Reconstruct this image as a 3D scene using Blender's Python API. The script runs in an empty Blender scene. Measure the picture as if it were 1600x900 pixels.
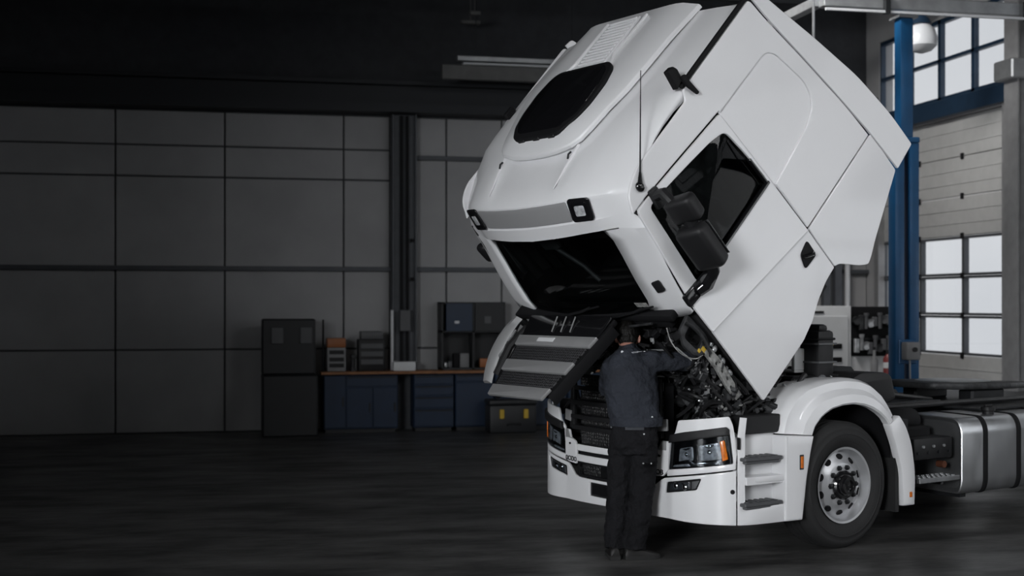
import bpy, bmesh, math, random
import numpy as np
from mathutils import Vector, Matrix
from mathutils.bvhtree import BVHTree
random.seed(7)
PI = math.pi
scene = bpy.context.scene
COL = scene.collection

# ------------------------------------------------------------------ camera
CAMH, FPX, HZ, YAW = 1.95, 2120.0, 474.0, math.radians(12.5)
cam_d = bpy.data.cameras.new('camera')
cam_d.sensor_width = 36.0
cam_d.lens = FPX / 1600 * 36
cam_d.shift_y = (HZ - 450) / 1600
cam_d.clip_end = 200
cam_d.dof.use_dof = True
cam_d.dof.focus_distance = 10.6
cam_d.dof.aperture_fstop = 1.5
cam = bpy.data.objects.new('camera', cam_d)
COL.objects.link(cam)
cam.location = (0, 0, CAMH)
cam.rotation_euler = (PI / 2, 0, -YAW)
scene.camera = cam

# ------------------------------------------------------------------ view
scene.view_settings.view_transform = 'Standard'
scene.view_settings.look = 'None'
scene.view_settings.gamma = 1.0
scene.view_settings.use_curve_mapping = False
scene.view_settings.exposure = 0.0

# ------------------------------------------------------------------ overcast sky outside
world = bpy.data.worlds.new('overcast_sky')
scene.world = world
world.use_nodes = True
nt = world.node_tree
bg = nt.nodes['Background']
tc = nt.nodes.new('ShaderNodeTexCoord')
nz = nt.nodes.new('ShaderNodeTexNoise')
nz.inputs['Scale'].default_value = 3.5
nz.inputs['Detail'].default_value = 4
rp = nt.nodes.new('ShaderNodeValToRGB')
rp.color_ramp.elements[0].position = 0.3
rp.color_ramp.elements[0].color = (0.62, 0.64, 0.68, 1)
rp.color_ramp.elements[1].position = 0.7
rp.color_ramp.elements[1].color = (0.82, 0.83, 0.85, 1)
nt.links.new(tc.outputs['Generated'], nz.inputs['Vector'])
nt.links.new(nz.outputs['Fac'], rp.inputs['Fac'])
nt.links.new(rp.outputs['Color'], bg.inputs['Color'])
bg.inputs['Strength'].default_value = 1.0

# ------------------------------------------------------------------ big lights (fixtures added for them further down)
def area_light(name, loc, target, size, size_y, power, color=(1, 1, 1), spread=180):
    d = bpy.data.lights.new(name, 'AREA')
    d.shape = 'RECTANGLE'
    d.size, d.size_y, d.energy, d.color = size, size_y, power, color
    d.spread = math.radians(spread)
    o = bpy.data.objects.new(name, d)
    COL.objects.link(o)
    o.location = loc
    o.rotation_euler = (Vector(target) - Vector(loc)).to_track_quat('-Z', 'Y').to_euler()
    return o
# (fixture position, aim, width, height, watts, colour, spread)
ADDED_LAMPS = [  # unseen lamps added to brighten the truck and the door wall
    ((8.2, 0.4, 6.6), (4.0, 11.0, 1.8), 3.0, 0.8, 28, (0.97, 0.98, 1.0), 80),
    ((9.6, 4.6, 6.6), (4.6, 11.4, 1.8), 3.0, 0.8, 14, (0.97, 0.98, 1.0), 85),
    ((2.6, 2.6, 7.1), (3.8, 12.0, 2.4), 3.0, 0.8, 5, (1.0, 0.97, 0.93), 64),
    ((5.6, 15.0, 7.1), (10.4, 18.4, 2.6), 2.4, 0.6, 75, (1.0, 0.98, 0.96), 76),
]
for i, (p, t, sx, sy, pw, c, sp) in enumerate(ADDED_LAMPS):
    area_light('ceiling_lamp_light', p, t, sx, sy, pw, c, sp)
# daylight at three unseen right-wall doors, then two added fill lights, left and behind
DAYLIGHT_FILLS = [((10.6, 13.0, 2.6), (4, 14.0, 2.0), 3.6, 4.2, 12, 140), ((10.6, 7.2, 2.6), (4, 9.5, 2.0), 3.6, 4.2, 32, 140), ((10.6, 1.5, 2.6), (4, 6.0, 2.0), 3.6, 4.2, 40, 140),
               ((-12.8, 5.6, 2.3), (3.0, 10.8, 1.9), 4.6, 4.0, 98, 66),  # added fill at the left wall, lights the cab front
               ((-6.0, -5.2, 3.8), (6.2, 11.0, 1.6), 5.4, 3.2, 215, 44)]  # added fill behind the viewer, lights bumper side and pillar
for p, t, sx, sy, pw, sp in DAYLIGHT_FILLS:
    area_light('door_daylight', p, t, sx, sy, pw * 0.96, (0.95, 0.975, 1.0), sp)

# ------------------------------------------------------------------ pixel helpers (a pixel gives a direction; the plane it lies on gives the distance)
WF = np.array([math.sin(YAW), math.cos(YAW), 0]); WR = np.array([math.cos(YAW), -math.sin(YAW), 0]); WC = np.array([0, 0, CAMH])
def wray(px, py): return WF + WR * (px - 800) / FPX + np.array([0, 0, 1.0]) * (HZ - py) / FPX
def wpl(px, py, ax, v):
    d = wray(px, py); return WC + d * ((v - WC[ax]) / d[ax])
TROT = math.radians(21.7)
TLOC = np.array([4.461, 11.079, 0.0])
TILT = math.radians(48)
cT, sT = math.cos(TROT), math.sin(TROT)
def w2t(v): return np.array([v[0] * cT + v[1] * sT, -v[0] * sT + v[1] * cT, v[2]])
TC = w2t(WC - TLOC)
def tpl(px, py, ax, v):
    d = w2t(wray(px, py)); return TC + d * ((v - TC[ax]) / d[ax])
ct, st = math.cos(TILT), math.sin(TILT)
def cab(px, py, y):
    p = tpl(px, py, 1, y); return (p[0] * ct + p[2] * st, y, -p[0] * st + p[2] * ct)

# ------------------------------------------------------------------ materials
MATS = {}
def mat(name, col, rough=0.5, metal=0.0, var=0.0, scale=6.0, bump=0.0, bscale=60.0, coat=0.0, rvar=0.0, stretch=None, spec=0.5, emit=0.0):
    m = bpy.data.materials.new(name)
    m.use_nodes = True
    n = m.node_tree.nodes; l = m.node_tree.links
    b = n['Principled BSDF']
    b.inputs['Base Color'].default_value = (*col, 1)
    b.inputs['Roughness'].default_value = rough
    b.inputs['Metallic'].default_value = metal
    b.inputs['Specular IOR Level'].default_value = spec
    if coat:
        b.inputs['Coat Weight'].default_value = coat
        b.inputs['Coat Roughness'].default_value = 0.06
    if emit:
        b.inputs['Emission Color'].default_value = (*col, 1)
        b.inputs['Emission Strength'].default_value = emit
    t = n.new('ShaderNodeTexCoord')
    vec = t.outputs['Object']
    if stretch:
        mp = n.new('ShaderNodeMapping'); mp.inputs['Scale'].default_value = stretch
        l.new(vec, mp.inputs['Vector']); vec = mp.outputs['Vector']
    if var or rvar:
        z = n.new('ShaderNodeTexNoise'); z.inputs['Scale'].default_value = scale; z.inputs['Detail'].default_value = 5
        l.new(vec, z.inputs['Vector'])
        if var:
            r = n.new('ShaderNodeValToRGB')
            r.color_ramp.elements[0].position = 0.3; r.color_ramp.elements[1].position = 0.7
            r.color_ramp.elements[0].color = tuple(max(0, c * (1 - var)) for c in col) + (1,)
            r.color_ramp.elements[1].color = tuple(min(1, c * (1 + var)) for c in col) + (1,)
            l.new(z.outputs['Fac'], r.inputs['Fac']); l.new(r.outputs['Color'], b.inputs['Base Color'])
        if rvar:
            q = n.new('ShaderNodeMapRange')
            q.inputs['From Min'].default_value = 0.3; q.inputs['From Max'].default_value = 0.7
            q.inputs['To Min'].default_value = max(0.02, rough - rvar); q.inputs['To Max'].default_value = min(1, rough + rvar)
            l.new(z.outputs['Fac'], q.inputs['Value']); l.new(q.outputs['Result'], b.inputs['Roughness'])
    if bump:
        z2 = n.new('ShaderNodeTexNoise'); z2.inputs['Scale'].default_value = bscale; z2.inputs['Detail'].default_value = 4
        l.new(vec, z2.inputs['Vector'])
        bp = n.new('ShaderNodeBump'); bp.inputs['Strength'].default_value = bump; bp.inputs['Distance'].default_value = 0.02 if bscale > 20 else 0.06
        l.new(z2.outputs['Fac'], bp.inputs['Height']); l.new(bp.outputs['Normal'], b.inputs['Normal'])
    MATS[name] = m
    return m
def glass(name, tint, refl=0.08, rough=0.03):
    m = bpy.data.materials.new(name); m.use_nodes = True
    n = m.node_tree.nodes; l = m.node_tree.links
    n.remove(n['Principled BSDF'])
    o = n['Material Output']
    tr = n.new('ShaderNodeBsdfTransparent'); tr.inputs['Color'].default_value = (*tint, 1)
    gl = n.new('ShaderNodeBsdfGlossy'); gl.inputs['Roughness'].default_value = rough; gl.inputs['Color'].default_value = (1, 1, 1, 1)
    fr = n.new('ShaderNodeLayerWeight'); fr.inputs['Blend'].default_value = 0.5
    pw = n.new('ShaderNodeMath'); pw.operation = 'POWER'; pw.inputs[1].default_value = 4.0
    ma = n.new('ShaderNodeMath'); ma.operation = 'MULTIPLY_ADD'; ma.inputs[1].default_value = 0.6; ma.inputs[2].default_value = refl * .5
    mx = n.new('ShaderNodeMixShader')
    l.new(fr.outputs['Facing'], pw.inputs[0]); l.new(pw.outputs[0], ma.inputs[0])
    l.new(ma.outputs[0], mx.inputs['Fac']); l.new(tr.outputs[0], mx.inputs[1]); l.new(gl.outputs[0], mx.inputs[2])
    l.new(mx.outputs[0], o.inputs['Surface'])
    MATS[name] = m
    return m
def honeycomb(name, col, scale, plane='XY', lift=4.5):
    m = mat(name, col, 0.4)
    n = m.node_tree.nodes; l = m.node_tree.links; b = n['Principled BSDF']
    t = n.new('ShaderNodeTexCoord'); v = n.new('ShaderNodeTexVoronoi'); v.feature = 'DISTANCE_TO_EDGE'; v.voronoi_dimensions = '2D'
    v.inputs['Scale'].default_value = scale; v.inputs['Randomness'].default_value = 0.35
    r = n.new('ShaderNodeValToRGB'); r.color_ramp.elements[0].position = 0.08; r.color_ramp.elements[1].position = 0.2
    r.color_ramp.elements[0].color = (*[c * lift for c in col], 1); r.color_ramp.elements[1].color = (*[c * .2 for c in col], 1)
    sx = n.new('ShaderNodeSeparateXYZ'); cb = n.new('ShaderNodeCombineXYZ'); l.new(t.outputs['Object'], sx.inputs[0]); l.new(sx.outputs[plane[0]], cb.inputs[0]); l.new(sx.outputs[plane[1]], cb.inputs[1]); l.new(cb.outputs[0], v.inputs['Vector']); l.new(v.outputs['Distance'], r.inputs['Fac']); l.new(r.outputs['Color'], b.inputs['Base Color'])
    bp = n.new('ShaderNodeBump'); bp.invert = True; bp.inputs['Strength'].default_value = 0.8; bp.inputs['Distance'].default_value = 0.02
    l.new(v.outputs['Distance'], bp.inputs['Height']); l.new(bp.outputs['Normal'], b.inputs['Normal'])
    return m

mat('paint', (0.74, 0.74, 0.755), 0.34, var=0.012, scale=3, coat=0.5)
mat('inside', (0.012, 0.012, 0.013), 0.8)
mat('plastic', (0.011, 0.011, 0.012), 0.5, spec=0.35, bump=0.08, bscale=300)
mat('plastic_grey', (0.075, 0.077, 0.082), 0.5, var=0.06)
mat('gloss_black', (0.008, 0.008, 0.009), 0.12, coat=0.4)
mat('matte_black', (0.007, 0.007, 0.008), 0.7, spec=0.2)
glass('cab_glass', (0.30, 0.32, 0.32), 0.025)
glass('lamp_lens', (0.72, 0.74, 0.76))
glass('pane', (0.96, 0.97, 0.98))
mat('hatch_glass', (0.006, 0.006, 0.007), 0.10, rvar=0.05, scale=9)
mat('chrome', (0.72, 0.73, 0.75), 0.12, 1.0)
mat('reflector', (0.62, 0.63, 0.65), 0.22, 0.35, var=0.45, scale=28)
mat('amber', (0.62, 0.15, 0.008), 0.3, coat=0.3, var=0.25, scale=40)
mat('sign_grey', (0.30, 0.30, 0.305), 0.38, coat=0.3)  # shade of the brow recess as a grey colour
mat('red_lens', (0.4, 0.03, 0.02), 0.3)
mat('silver', (0.33, 0.33, 0.335), 0.36, 0.35, var=0.05)
mat('alu', (0.55, 0.56, 0.575), 0.33, 0.95, var=0.05, scale=3, rvar=0.05, stretch=(3, 1, 1))
mat('rim_paint', (0.48, 0.485, 0.5), 0.34, 0.55, var=0.06, scale=10)
mat('rubber', (0.013, 0.013, 0.0135), 0.75, var=0.3, scale=4, bump=0.15, bscale=90)
mat('frame_steel', (0.016, 0.017, 0.019), 0.45, 0.3, var=0.3, scale=8)
mat('cast', (0.035, 0.036, 0.038), 0.5, 0.4, var=0.5, scale=14, bump=0.3, bscale=40)
mat('bright_metal', (0.42, 0.43, 0.44), 0.36, 0.6, var=0.35, scale=18)
mat('pale_bracket', (0.27, 0.27, 0.262), 0.5, 0.1, var=0.55, scale=22)
mat('hose', (0.012, 0.012, 0.013), 0.42, bump=0.1)
mat('yellow', (0.50, 0.33, 0.03), 0.45)
mat('copper', (0.16, 0.06, 0.035), 0.4, 0.6)
honeycomb('mesh_grille', (0.014, 0.014, 0.015), 40)
honeycomb('mesh_front', (0.006, 0.006, 0.0065), 38, 'YZ', 3.0)
mat('seat_fabric', (0.02, 0.02, 0.022), 0.9, var=0.3, scale=40)
# person
mat('jacket', (0.022, 0.025, 0.033), 0.85, var=0.25, scale=5, bump=1.0, bscale=9, spec=0.25)
mat('trousers', (0.0075, 0.0075, 0.009), 0.9, var=0.3, scale=6, bump=1.0, bscale=11, spec=0.2)
mat('grey_patch', (0.11, 0.115, 0.13), 0.8)
mat('skin', (0.42, 0.20, 0.15), 0.5, var=0.08, scale=20)
mat('hair', (0.004, 0.0035, 0.003), 0.6, spec=0.25, bump=0.7, bscale=55, stretch=(1, 1, .35))
mat('shoe', (0.011, 0.0105, 0.0105), 0.5, spec=0.3, bump=0.2, bscale=30)
mat('sole', (0.01, 0.01, 0.01), 0.8)
mat('white_print', (0.62, 0.63, 0.66), 0.6)
# building
mat('wall_panel', (0.33, 0.33, 0.335), 0.75, var=0.10, scale=1.2)
mat('wall_back_base', (0.06, 0.062, 0.068), 0.8)
mat('wall_steel', (0.075, 0.08, 0.09), 0.55, 0.2, var=0.12)
mat('ceiling', (0.036, 0.038, 0.043), 0.85, var=0.15)
mat('truss', (0.02, 0.022, 0.026), 0.6, 0.3)
mat('blue_steel', (0.008, 0.075, 0.19), 0.38, 0.1, var=0.15, scale=3)
mat('dark_blue', (0.012, 0.030, 0.058), 0.45, var=0.12)
mat('door_skin', (0.40, 0.40, 0.395), 0.6, var=0.05)
mat('door_frame', (0.07, 0.075, 0.082), 0.5, 0.2)
mat('galv', (0.36, 0.37, 0.38), 0.4, 0.7, var=0.15, scale=6)
mat('column_grey', (0.27, 0.27, 0.275), 0.45, 0.3, var=0.12)
mat('cabinet_blue', (0.007, 0.020, 0.048), 0.42, var=0.12)
mat('cabinet_dark', (0.009, 0.010, 0.012), 0.5, var=0.15)
mat('worktop', (0.22, 0.095, 0.035), 0.5, var=0.2, scale=8)
mat('white_box', (0.62, 0.63, 0.64), 0.45, var=0.03)
mat('grey_box', (0.20, 0.20, 0.205), 0.55, var=0.1)
mat('orange', (0.30, 0.10, 0.03), 0.5)
mat('lamp_white', (0.6, 0.61, 0.63), 0.4)
mat('lamp_on', (0.95, 0.97, 1.0), 0.5, emit=0.8)
mat('rack_steel', (0.10, 0.10, 0.098), 0.6, var=0.15)
mat('red_paint', (0.18, 0.03, 0.03), 0.4)
mat('frost', (0.70, 0.72, 0.75), 0.3)
# floor: dark worn concrete, swept sheen
def floor_material():
    m = mat('concrete_floor', (0.035, 0.0345, 0.034), 0.5)
    n = m.node_tree.nodes; l = m.node_tree.links; b = n['Principled BSDF']
    t = n.new('ShaderNodeTexCoord')
    mp = n.new('ShaderNodeMapping'); mp.inputs['Scale'].default_value = (0.55, 1.5, 1); mp.inputs['Rotation'].default_value = (0, 0, 0.3)
    l.new(t.outputs['Object'], mp.inputs['Vector'])
    a = n.new('ShaderNodeTexNoise'); a.inputs['Scale'].default_value = 1.3; a.inputs['Detail'].default_value = 9; a.inputs['Roughness'].default_value = 0.68
    l.new(mp.outputs['Vector'], a.inputs['Vector'])
    r = n.new('ShaderNodeValToRGB')
    r.color_ramp.elements[0].position = 0.38; r.color_ramp.elements[0].color = (0.024, 0.0238, 0.0235, 1)
    r.color_ramp.elements[1].position = 0.64; r.color_ramp.elements[1].color = (0.115, 0.113, 0.111, 1)
    l.new(a.outputs['Fac'], r.inputs['Fac']); l.new(r.outputs['Color'], b.inputs['Base Color'])
    q = n.new('ShaderNodeMapRange'); q.inputs['From Min'].default_value = 0.3; q.inputs['From Max'].default_value = 0.7
    q.inputs['To Min'].default_value = 0.52; q.inputs['To Max'].default_value = 0.30
    l.new(a.outputs['Fac'], q.inputs['Value']); l.new(q.outputs['Result'], b.inputs['Roughness'])
    z = n.new('ShaderNodeTexNoise'); z.inputs['Scale'].default_value = 30; z.inputs['Detail'].default_value = 5
    l.new(t.outputs['Object'], z.inputs['Vector'])
    bp = n.new('ShaderNodeBump'); bp.inputs['Strength'].default_value = 0.12; bp.inputs['Distance'].default_value = 0.01
    l.new(z.outputs['Fac'], bp.inputs['Height']); l.new(bp.outputs['Normal'], b.inputs['Normal'])
floor_material()

# ------------------------------------------------------------------ object helpers
def setp(o, label=None, cat=None, group=None, kind=None):
    if label: o['label'] = label
    if cat: o['category'] = cat
    if group: o['group'] = group
    if kind: o['kind'] = kind
    return o
def link(name, me, m, parent=None, smooth=True, angle=35):
    if isinstance(m, str): m = (m,)
    me.materials.clear()
    for k in m: me.materials.append(MATS[k])
    o = bpy.data.objects.new(name, me); me.name = name
    COL.objects.link(o)
    if parent is not None: o.parent = parent
    if smooth and len(me.polygons):
        me.polygons.foreach_set('use_smooth', [True] * len(me.polygons))
        try: me.set_sharp_from_angle(angle=math.radians(angle))
        except Exception: pass
    return o
def obj(name, bm, m, parent=None, smooth=True, angle=35, recalc=True):
    if recalc: bmesh.ops.recalc_face_normals(bm, faces=bm.faces)
    me = bpy.data.meshes.new(name); bm.to_mesh(me); bm.free()
    return link(name, me, m, parent, smooth, angle)
def thing(name, label, cat, loc=(0, 0, 0), rz=0, group=None):
    o = bpy.data.objects.new(name, None); COL.objects.link(o)
    o.empty_display_size = 0.2
    o.location = loc; o.rotation_euler = (0, 0, rz)
    return setp(o, label, cat, group)
def copy_part(o, parent, loc=None, rot=None, scale=None):
    c = o.copy(); COL.objects.link(c); c.parent = parent
    if loc is not None: c.location = loc
    if rot is not None: c.rotation_euler = rot
    if scale is not None: c.scale = scale
    return c
def bx(bm, c, s, bev=0.0, rot=None, seg=1):
    r = bmesh.ops.create_cube(bm, size=1.0)
    vs = r['verts']
    bmesh.ops.scale(bm, vec=Vector(s), verts=vs)
    if bev:
        es = {e for v in vs for e in v.link_edges}
        g = bmesh.ops.bevel(bm, geom=list(es), offset=min(bev, min(s) * .45), segments=seg, affect='EDGES', profile=0.5)
        vs = list({v for f in g['faces'] for v in f.verts} | {v for v in vs if v.is_valid})
    if rot is not None: bmesh.ops.rotate(bm, cent=(0, 0, 0), matrix=Matrix.Rotation(rot[0], 3, 'X') if len(rot) == 1 else (Matrix.Rotation(rot[2], 3, 'Z') @ Matrix.Rotation(rot[1], 3, 'Y') @ Matrix.Rotation(rot[0], 3, 'X')), verts=vs)
    bmesh.ops.translate(bm, vec=Vector(c), verts=vs)
    return vs
def b2(bm, lo, hi, bev=0.0, seg=1):
    c = [(a + b) / 2 for a, b in zip(lo, hi)]; s = [abs(b - a) for a, b in zip(lo, hi)]
    return bx(bm, c, s, bev, None, seg)
def box_obj(name, lo, hi, m, parent=None, bev=0.0, seg=1):
    bm = bmesh.new(); b2(bm, lo, hi, bev, seg); return obj(name, bm, m, parent)
def frame_of(d):
    d = Vector(d).normalized()
    a = Vector((0, 0, 1)) if abs(d.z) < 0.9 else Vector((1, 0, 0))
    x = d.cross(a).normalized(); y = d.cross(x).normalized()
    return x, y
def rings(bm, rs, cap=True, closed=True):
    """rs: list of rings, each a list of points"""
    vr = [[bm.verts.new(p) for p in r] for r in rs]
    n = len(vr[0])
    for a, b in zip(vr, vr[1:]):
        for i in range(n if closed else n - 1):
            j = (i + 1) % n
            bm.faces.new((a[i], a[j], b[j], b[i]))
    if cap and closed:
        bm.faces.new(list(reversed(vr[0]))); bm.faces.new(vr[-1])
    return vr
def tube(bm, pts, r, seg=8, cap=True, smooth_path=0):
    pts = [Vector(p) for p in pts]
    if smooth_path:
        for _ in range(smooth_path):
            q = [pts[0]]
            for a, b in zip(pts, pts[1:]):
                q += [a.lerp(b, .25), a.lerp(b, .75)]
            q.append(pts[-1]); pts = q
    rad = r if isinstance(r, (list, tuple)) else [r] * len(pts)
    if len(rad) != len(pts):
        rad = list(np.interp(np.linspace(0, 1, len(pts)), np.linspace(0, 1, len(rad)), rad))
    x = None; rs = []
    for i, p in enumerate(pts):
        d = (pts[min(i + 1, len(pts) - 1)] - pts[max(i - 1, 0)])
        if d.length < 1e-6: d = Vector((0, 0, 1))
        d.normalize()
        if x is None: x, y = frame_of(d)
        else:
            x = (x - d * x.dot(d)); 
            if x.length < 1e-5: x, y = frame_of(d)
            x.normalize()
        y = d.cross(x)
        rs.append([p + (x * math.cos(2 * PI * k / seg) + y * math.sin(2 * PI * k / seg)) * rad[i] for k in range(seg)])
    return rings(bm, rs, cap)
def cyl(bm, a, b, r, seg=16, r2=None): tube(bm, [a, b], [r, r if r2 is None else r2], seg)
def lathe(bm, prof, seg=48, axis='Y', c=(0, 0, 0), cap=False):
    """prof: (along, radius)"""
    rs = []
    for a, r in prof:
        ring = []
        for k in range(seg):
            t = 2 * PI * k / seg
            p, q = r * math.cos(t), r * math.sin(t)
            v = (p, a, q) if axis == 'Y' else ((a, p, q) if axis == 'X' else (p, q, a))
            ring.append((v[0] + c[0], v[1] + c[1], v[2] + c[2]))
        rs.append(ring)
    return rings(bm, rs, cap)
def round_poly(pts, r=0.02, n=4):
    """round the corners of a polygon; r may be a list"""
    out = []; N = len(pts)
    for i in range(N):
        p0, p1, p2 = (Vector((*pts[i - 1], 0)), Vector((*pts[i], 0)), Vector((*pts[(i + 1) % N], 0)))
        rr = r[i] if isinstance(r, (list, tuple)) else r
        if rr <= 0: out.append(tuple(pts[i])); continue
        d0 = (p0 - p1); d2 = (p2 - p1)
        k = min(rr, d0.length * .49, d2.length * .49)
        a = p1 + d0.normalized() * k; b = p1 + d2.normalized() * k
        for j in range(n + 1):
            t = j / n
            q = a * (1 - t) ** 2 + p1 * 2 * t * (1 - t) + b * t ** 2
            out.append((q.x, q.y))
    return out
def plate_mesh(outline, holes=(), thick=0.02, bevel=0.004, cuts=None):
    """flat plate in (a,b) with thickness along c in 0..thick (bevelled rim) -> bmesh with coordinates (a,b,c)"""
    cu = bpy.data.curves.new('plate', 'CURVE'); cu.dimensions = '2D'; cu.fill_mode = 'BOTH'
    bevel = min(bevel, thick * .49)
    for pl in (outline, *holes):
        s = cu.splines.new('POLY'); s.points.add(len(pl) - 1)
        for q, p in zip(s.points, pl): q.co = (p[0], p[1], 0, 1)
        s.use_cyclic_u = True
    cu.extrude = thick / 2 - bevel; cu.bevel_depth = bevel; cu.bevel_resolution = 1; cu.offset = -bevel
    o = bpy.data.objects.new('plate', cu); COL.objects.link(o)
    dg = bpy.context.evaluated_depsgraph_get()
    me = bpy.data.meshes.new_from_object(o.evaluated_get(dg))
    bpy.data.objects.remove(o); bpy.data.curves.remove(cu)
    bm = bmesh.new(); bm.from_mesh(me); bpy.data.meshes.remove(me)
    bmesh.ops.remove_doubles(bm, verts=bm.verts, dist=1e-5)
    bmesh.ops.translate(bm, vec=(0, 0, thick / 2), verts=bm.verts)
    if cuts:
        for ax, vals in cuts:
            for v in vals:
                co = [0, 0, 0]; no = [0, 0, 0]; co[ax] = v; no[ax] = 1
                bmesh.ops.bisect_plane(bm, geom=bm.verts[:] + bm.edges[:] + bm.faces[:], plane_co=co, plane_no=no, dist=1e-5)
    return bm
def remap(bm, fn):
    for v in bm.verts: v.co = fn(v.co.x, v.co.y, v.co.z)
    return bm
def fuse(bm, voxel=0.014, smooth=4, noise=0.0, nscale=0.2):
    """union of closed shells into one continuous skin"""
    bmesh.ops.recalc_face_normals(bm, faces=bm.faces)
    me = bpy.data.meshes.new('fuse'); bm.to_mesh(me); bm.free()
    o = bpy.data.objects.new('fuse', me); COL.objects.link(o)
    r = o.modifiers.new('r', 'REMESH'); r.mode = 'VOXEL'; r.voxel_size = voxel
    s = o.modifiers.new('s', 'SMOOTH'); s.factor = 0.5; s.iterations = smooth
    if noise:
        tx = bpy.data.textures.new('fold', 'CLOUDS'); tx.noise_scale = nscale
        d = o.modifiers.new('d', 'DISPLACE'); d.texture = tx; d.strength = noise; d.mid_level = 0.5
    dg = bpy.context.evaluated_depsgraph_get()
    out = bpy.data.meshes.new_from_object(o.evaluated_get(dg))
    bpy.data.objects.remove(o); bpy.data.meshes.remove(me)
    return out
def text_mesh(s, size, ext=0.003):
    cu = bpy.data.curves.new('t', 'FONT'); cu.body = s; cu.size = size; cu.extrude = ext; cu.align_x = 'CENTER'; cu.align_y = 'CENTER'; cu.offset = size * 0.02
    o = bpy.data.objects.new('t', cu); COL.objects.link(o)
    dg = bpy.context.evaluated_depsgraph_get()
    me = bpy.data.meshes.new_from_object(o.evaluated_get(dg))
    bpy.data.objects.remove(o); bpy.data.curves.remove(cu)
    bm = bmesh.new(); bm.from_mesh(me); bpy.data.meshes.remove(me)
    return bm
def ell(bm, c, r, seg=16, rg=10, rot=None):
    g = bmesh.ops.create_uvsphere(bm, u_segments=seg, v_segments=rg, radius=1.0)
    bmesh.ops.scale(bm, vec=Vector(r), verts=g['verts'])
    if rot is not None: bmesh.ops.rotate(bm, cent=(0, 0, 0), matrix=rot, verts=g['verts'])
    bmesh.ops.translate(bm, vec=Vector(c), verts=g['verts'])
    return g['verts']


# ================================================================== THE HALL (world axes: +Y towards the back wall, +X towards the door wall)
XR, YB, XL, YF, ZC = 10.8, 21.1, -13.0, -5.5, 7.6
bm = bmesh.new(); b2(bm, (XL - .2, YF - .2, -0.2), (XR + .3, YB + .2, 0.0))
setp(obj('floor', bm, 'concrete_floor', smooth=False), 'dark worn concrete workshop floor', kind='structure')
bm = bmesh.new(); b2(bm, (XL - .2, YF - .2, ZC), (XR + .3, YB + .2, ZC + .2))
ceil = setp(obj('ceiling', bm, 'ceiling', smooth=False), 'dark workshop ceiling', kind='structure')
wb = setp(box_obj('wall_back', (XL, YB, 0), (XR + .3, YB + .2, ZC), 'wall_back_base'), 'grey panelled back wall of the workshop', kind='structure')
setp(box_obj('wall_left', (XL - .2, YF, 0), (XL, YB + .2, ZC), 'wall_steel'), 'dark left wall of the workshop', kind='structure')
setp(box_obj('wall_front', (XL, YF - .2, 0), (XR + .3, YF, ZC), 'wall_steel'), 'dark wall behind the viewer', kind='structure')
# cladding panels of the back wall, each its own piece
colx = [-13.0, -11.0, -9.0, -7.0, -5.0, -3.2, -1.4, 0.2, 2.0, 2.72, 3.61, 4.5, 6.1, 7.7, 9.3, 10.8]
rowz = [0.0, 1.25, 2.46, 3.86, 4.33, 4.86]
def wall_box(lo, hi):
    return box_obj('wall_panel', lo, hi, 'wall_panel', wb, 0.008)
for i in range(len(colx) - 1):
    for j in range(len(rowz) - 1):
        if colx[i] >= 2.7 and j in (3,):    # right of the column one panel runs from 3.86 to 4.86
            continue
        z1 = rowz[j + 1]
        if colx[i] >= 2.7 and j == 2: z1 = 4.22
        z0 = rowz[j]
        if colx[i] >= 2.7 and j == 4: z0 = 4.24
        wall_box((colx[i] + .012, YB - .05, z0 + .012), (colx[i + 1] - .012, YB, z1 - .012))
for k, z in enumerate((2.48, 4.22)):
    x0 = XL if k == 0 else 3.0
    bm = bmesh.new(); b2(bm, (x0, YB - .13, z - .035), (XR, YB - .05, z + .035), 0.006)
    setp(obj('trim_%d' % (k + 1), bm, 'wall_steel'), 'thin dark steel rail across the back wall', kind='structure')
bm = bmesh.new()
b2(bm, (XL, YB - .45, 4.88), (XR, YB, 5.02)); b2(bm, (XL, YB - .30, 5.02), (XR, YB - .26, 5.30)); b2(bm, (XL, YB - .45, 5.30), (XR, YB, 5.36))
setp(obj('trim_3', bm, 'truss', smooth=False), 'dark steel ring beam along the top of the back wall', kind='structure')
bm = bmesh.new(); b2(bm, (XL, YB - .03, 5.36), (XR, YB, ZC))
setp(obj('trim_4', bm, 'ceiling', smooth=False), 'dark cladding above the ring beam', kind='structure')

# ---- steel column with lift rail on the back wall
col = thing('steel_column', 'tall dark steel column with cable rails between the blue cabinets', 'column', (wpl(631, 400, 1, 20.93)[0], 20.93, 0))
bm = bmesh.new(); b2(bm, (-.19, -.02, 0), (.19, .02, 4.87)); b2(bm, (-.19, -.10, 0), (-.165, .10, 4.87)); b2(bm, (.165, -.10, 0), (.19, .10, 4.87))
obj('profile', bm, 'wall_steel', col, False)
for x in (-.045, .045):
    bm = bmesh.new(); b2(bm, (x - .018, -.10, 0.95), (x + .018, -.02, 4.85)); obj('cable_rail', bm, 'matte_black', col, False)
bm = bmesh.new(); b2(bm, (-.09, -.2, 1.52), (.08, -.1, 1.85), .01); obj('junction_box', bm, 'plastic_grey', col)
for z in (2.3, 2.9):
    bm = bmesh.new(); b2(bm, (.1, -.1, z), (.15, -.03, z + .05), .005); obj('cable_clip', bm, 'matte_black', col)
bm = bmesh.new(); cyl(bm, (0, 0, 0), (0, 0, .92), .024, 12)
fl = obj('fluorescent_tube', bm, 'lamp_white'); fl.location = (wpl(611, 500, 1, 20.9)[0], 20.78, 0.925)
setp(fl, 'unlit white fluorescent tube standing against the steel column', 'tube lamp')

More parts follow.
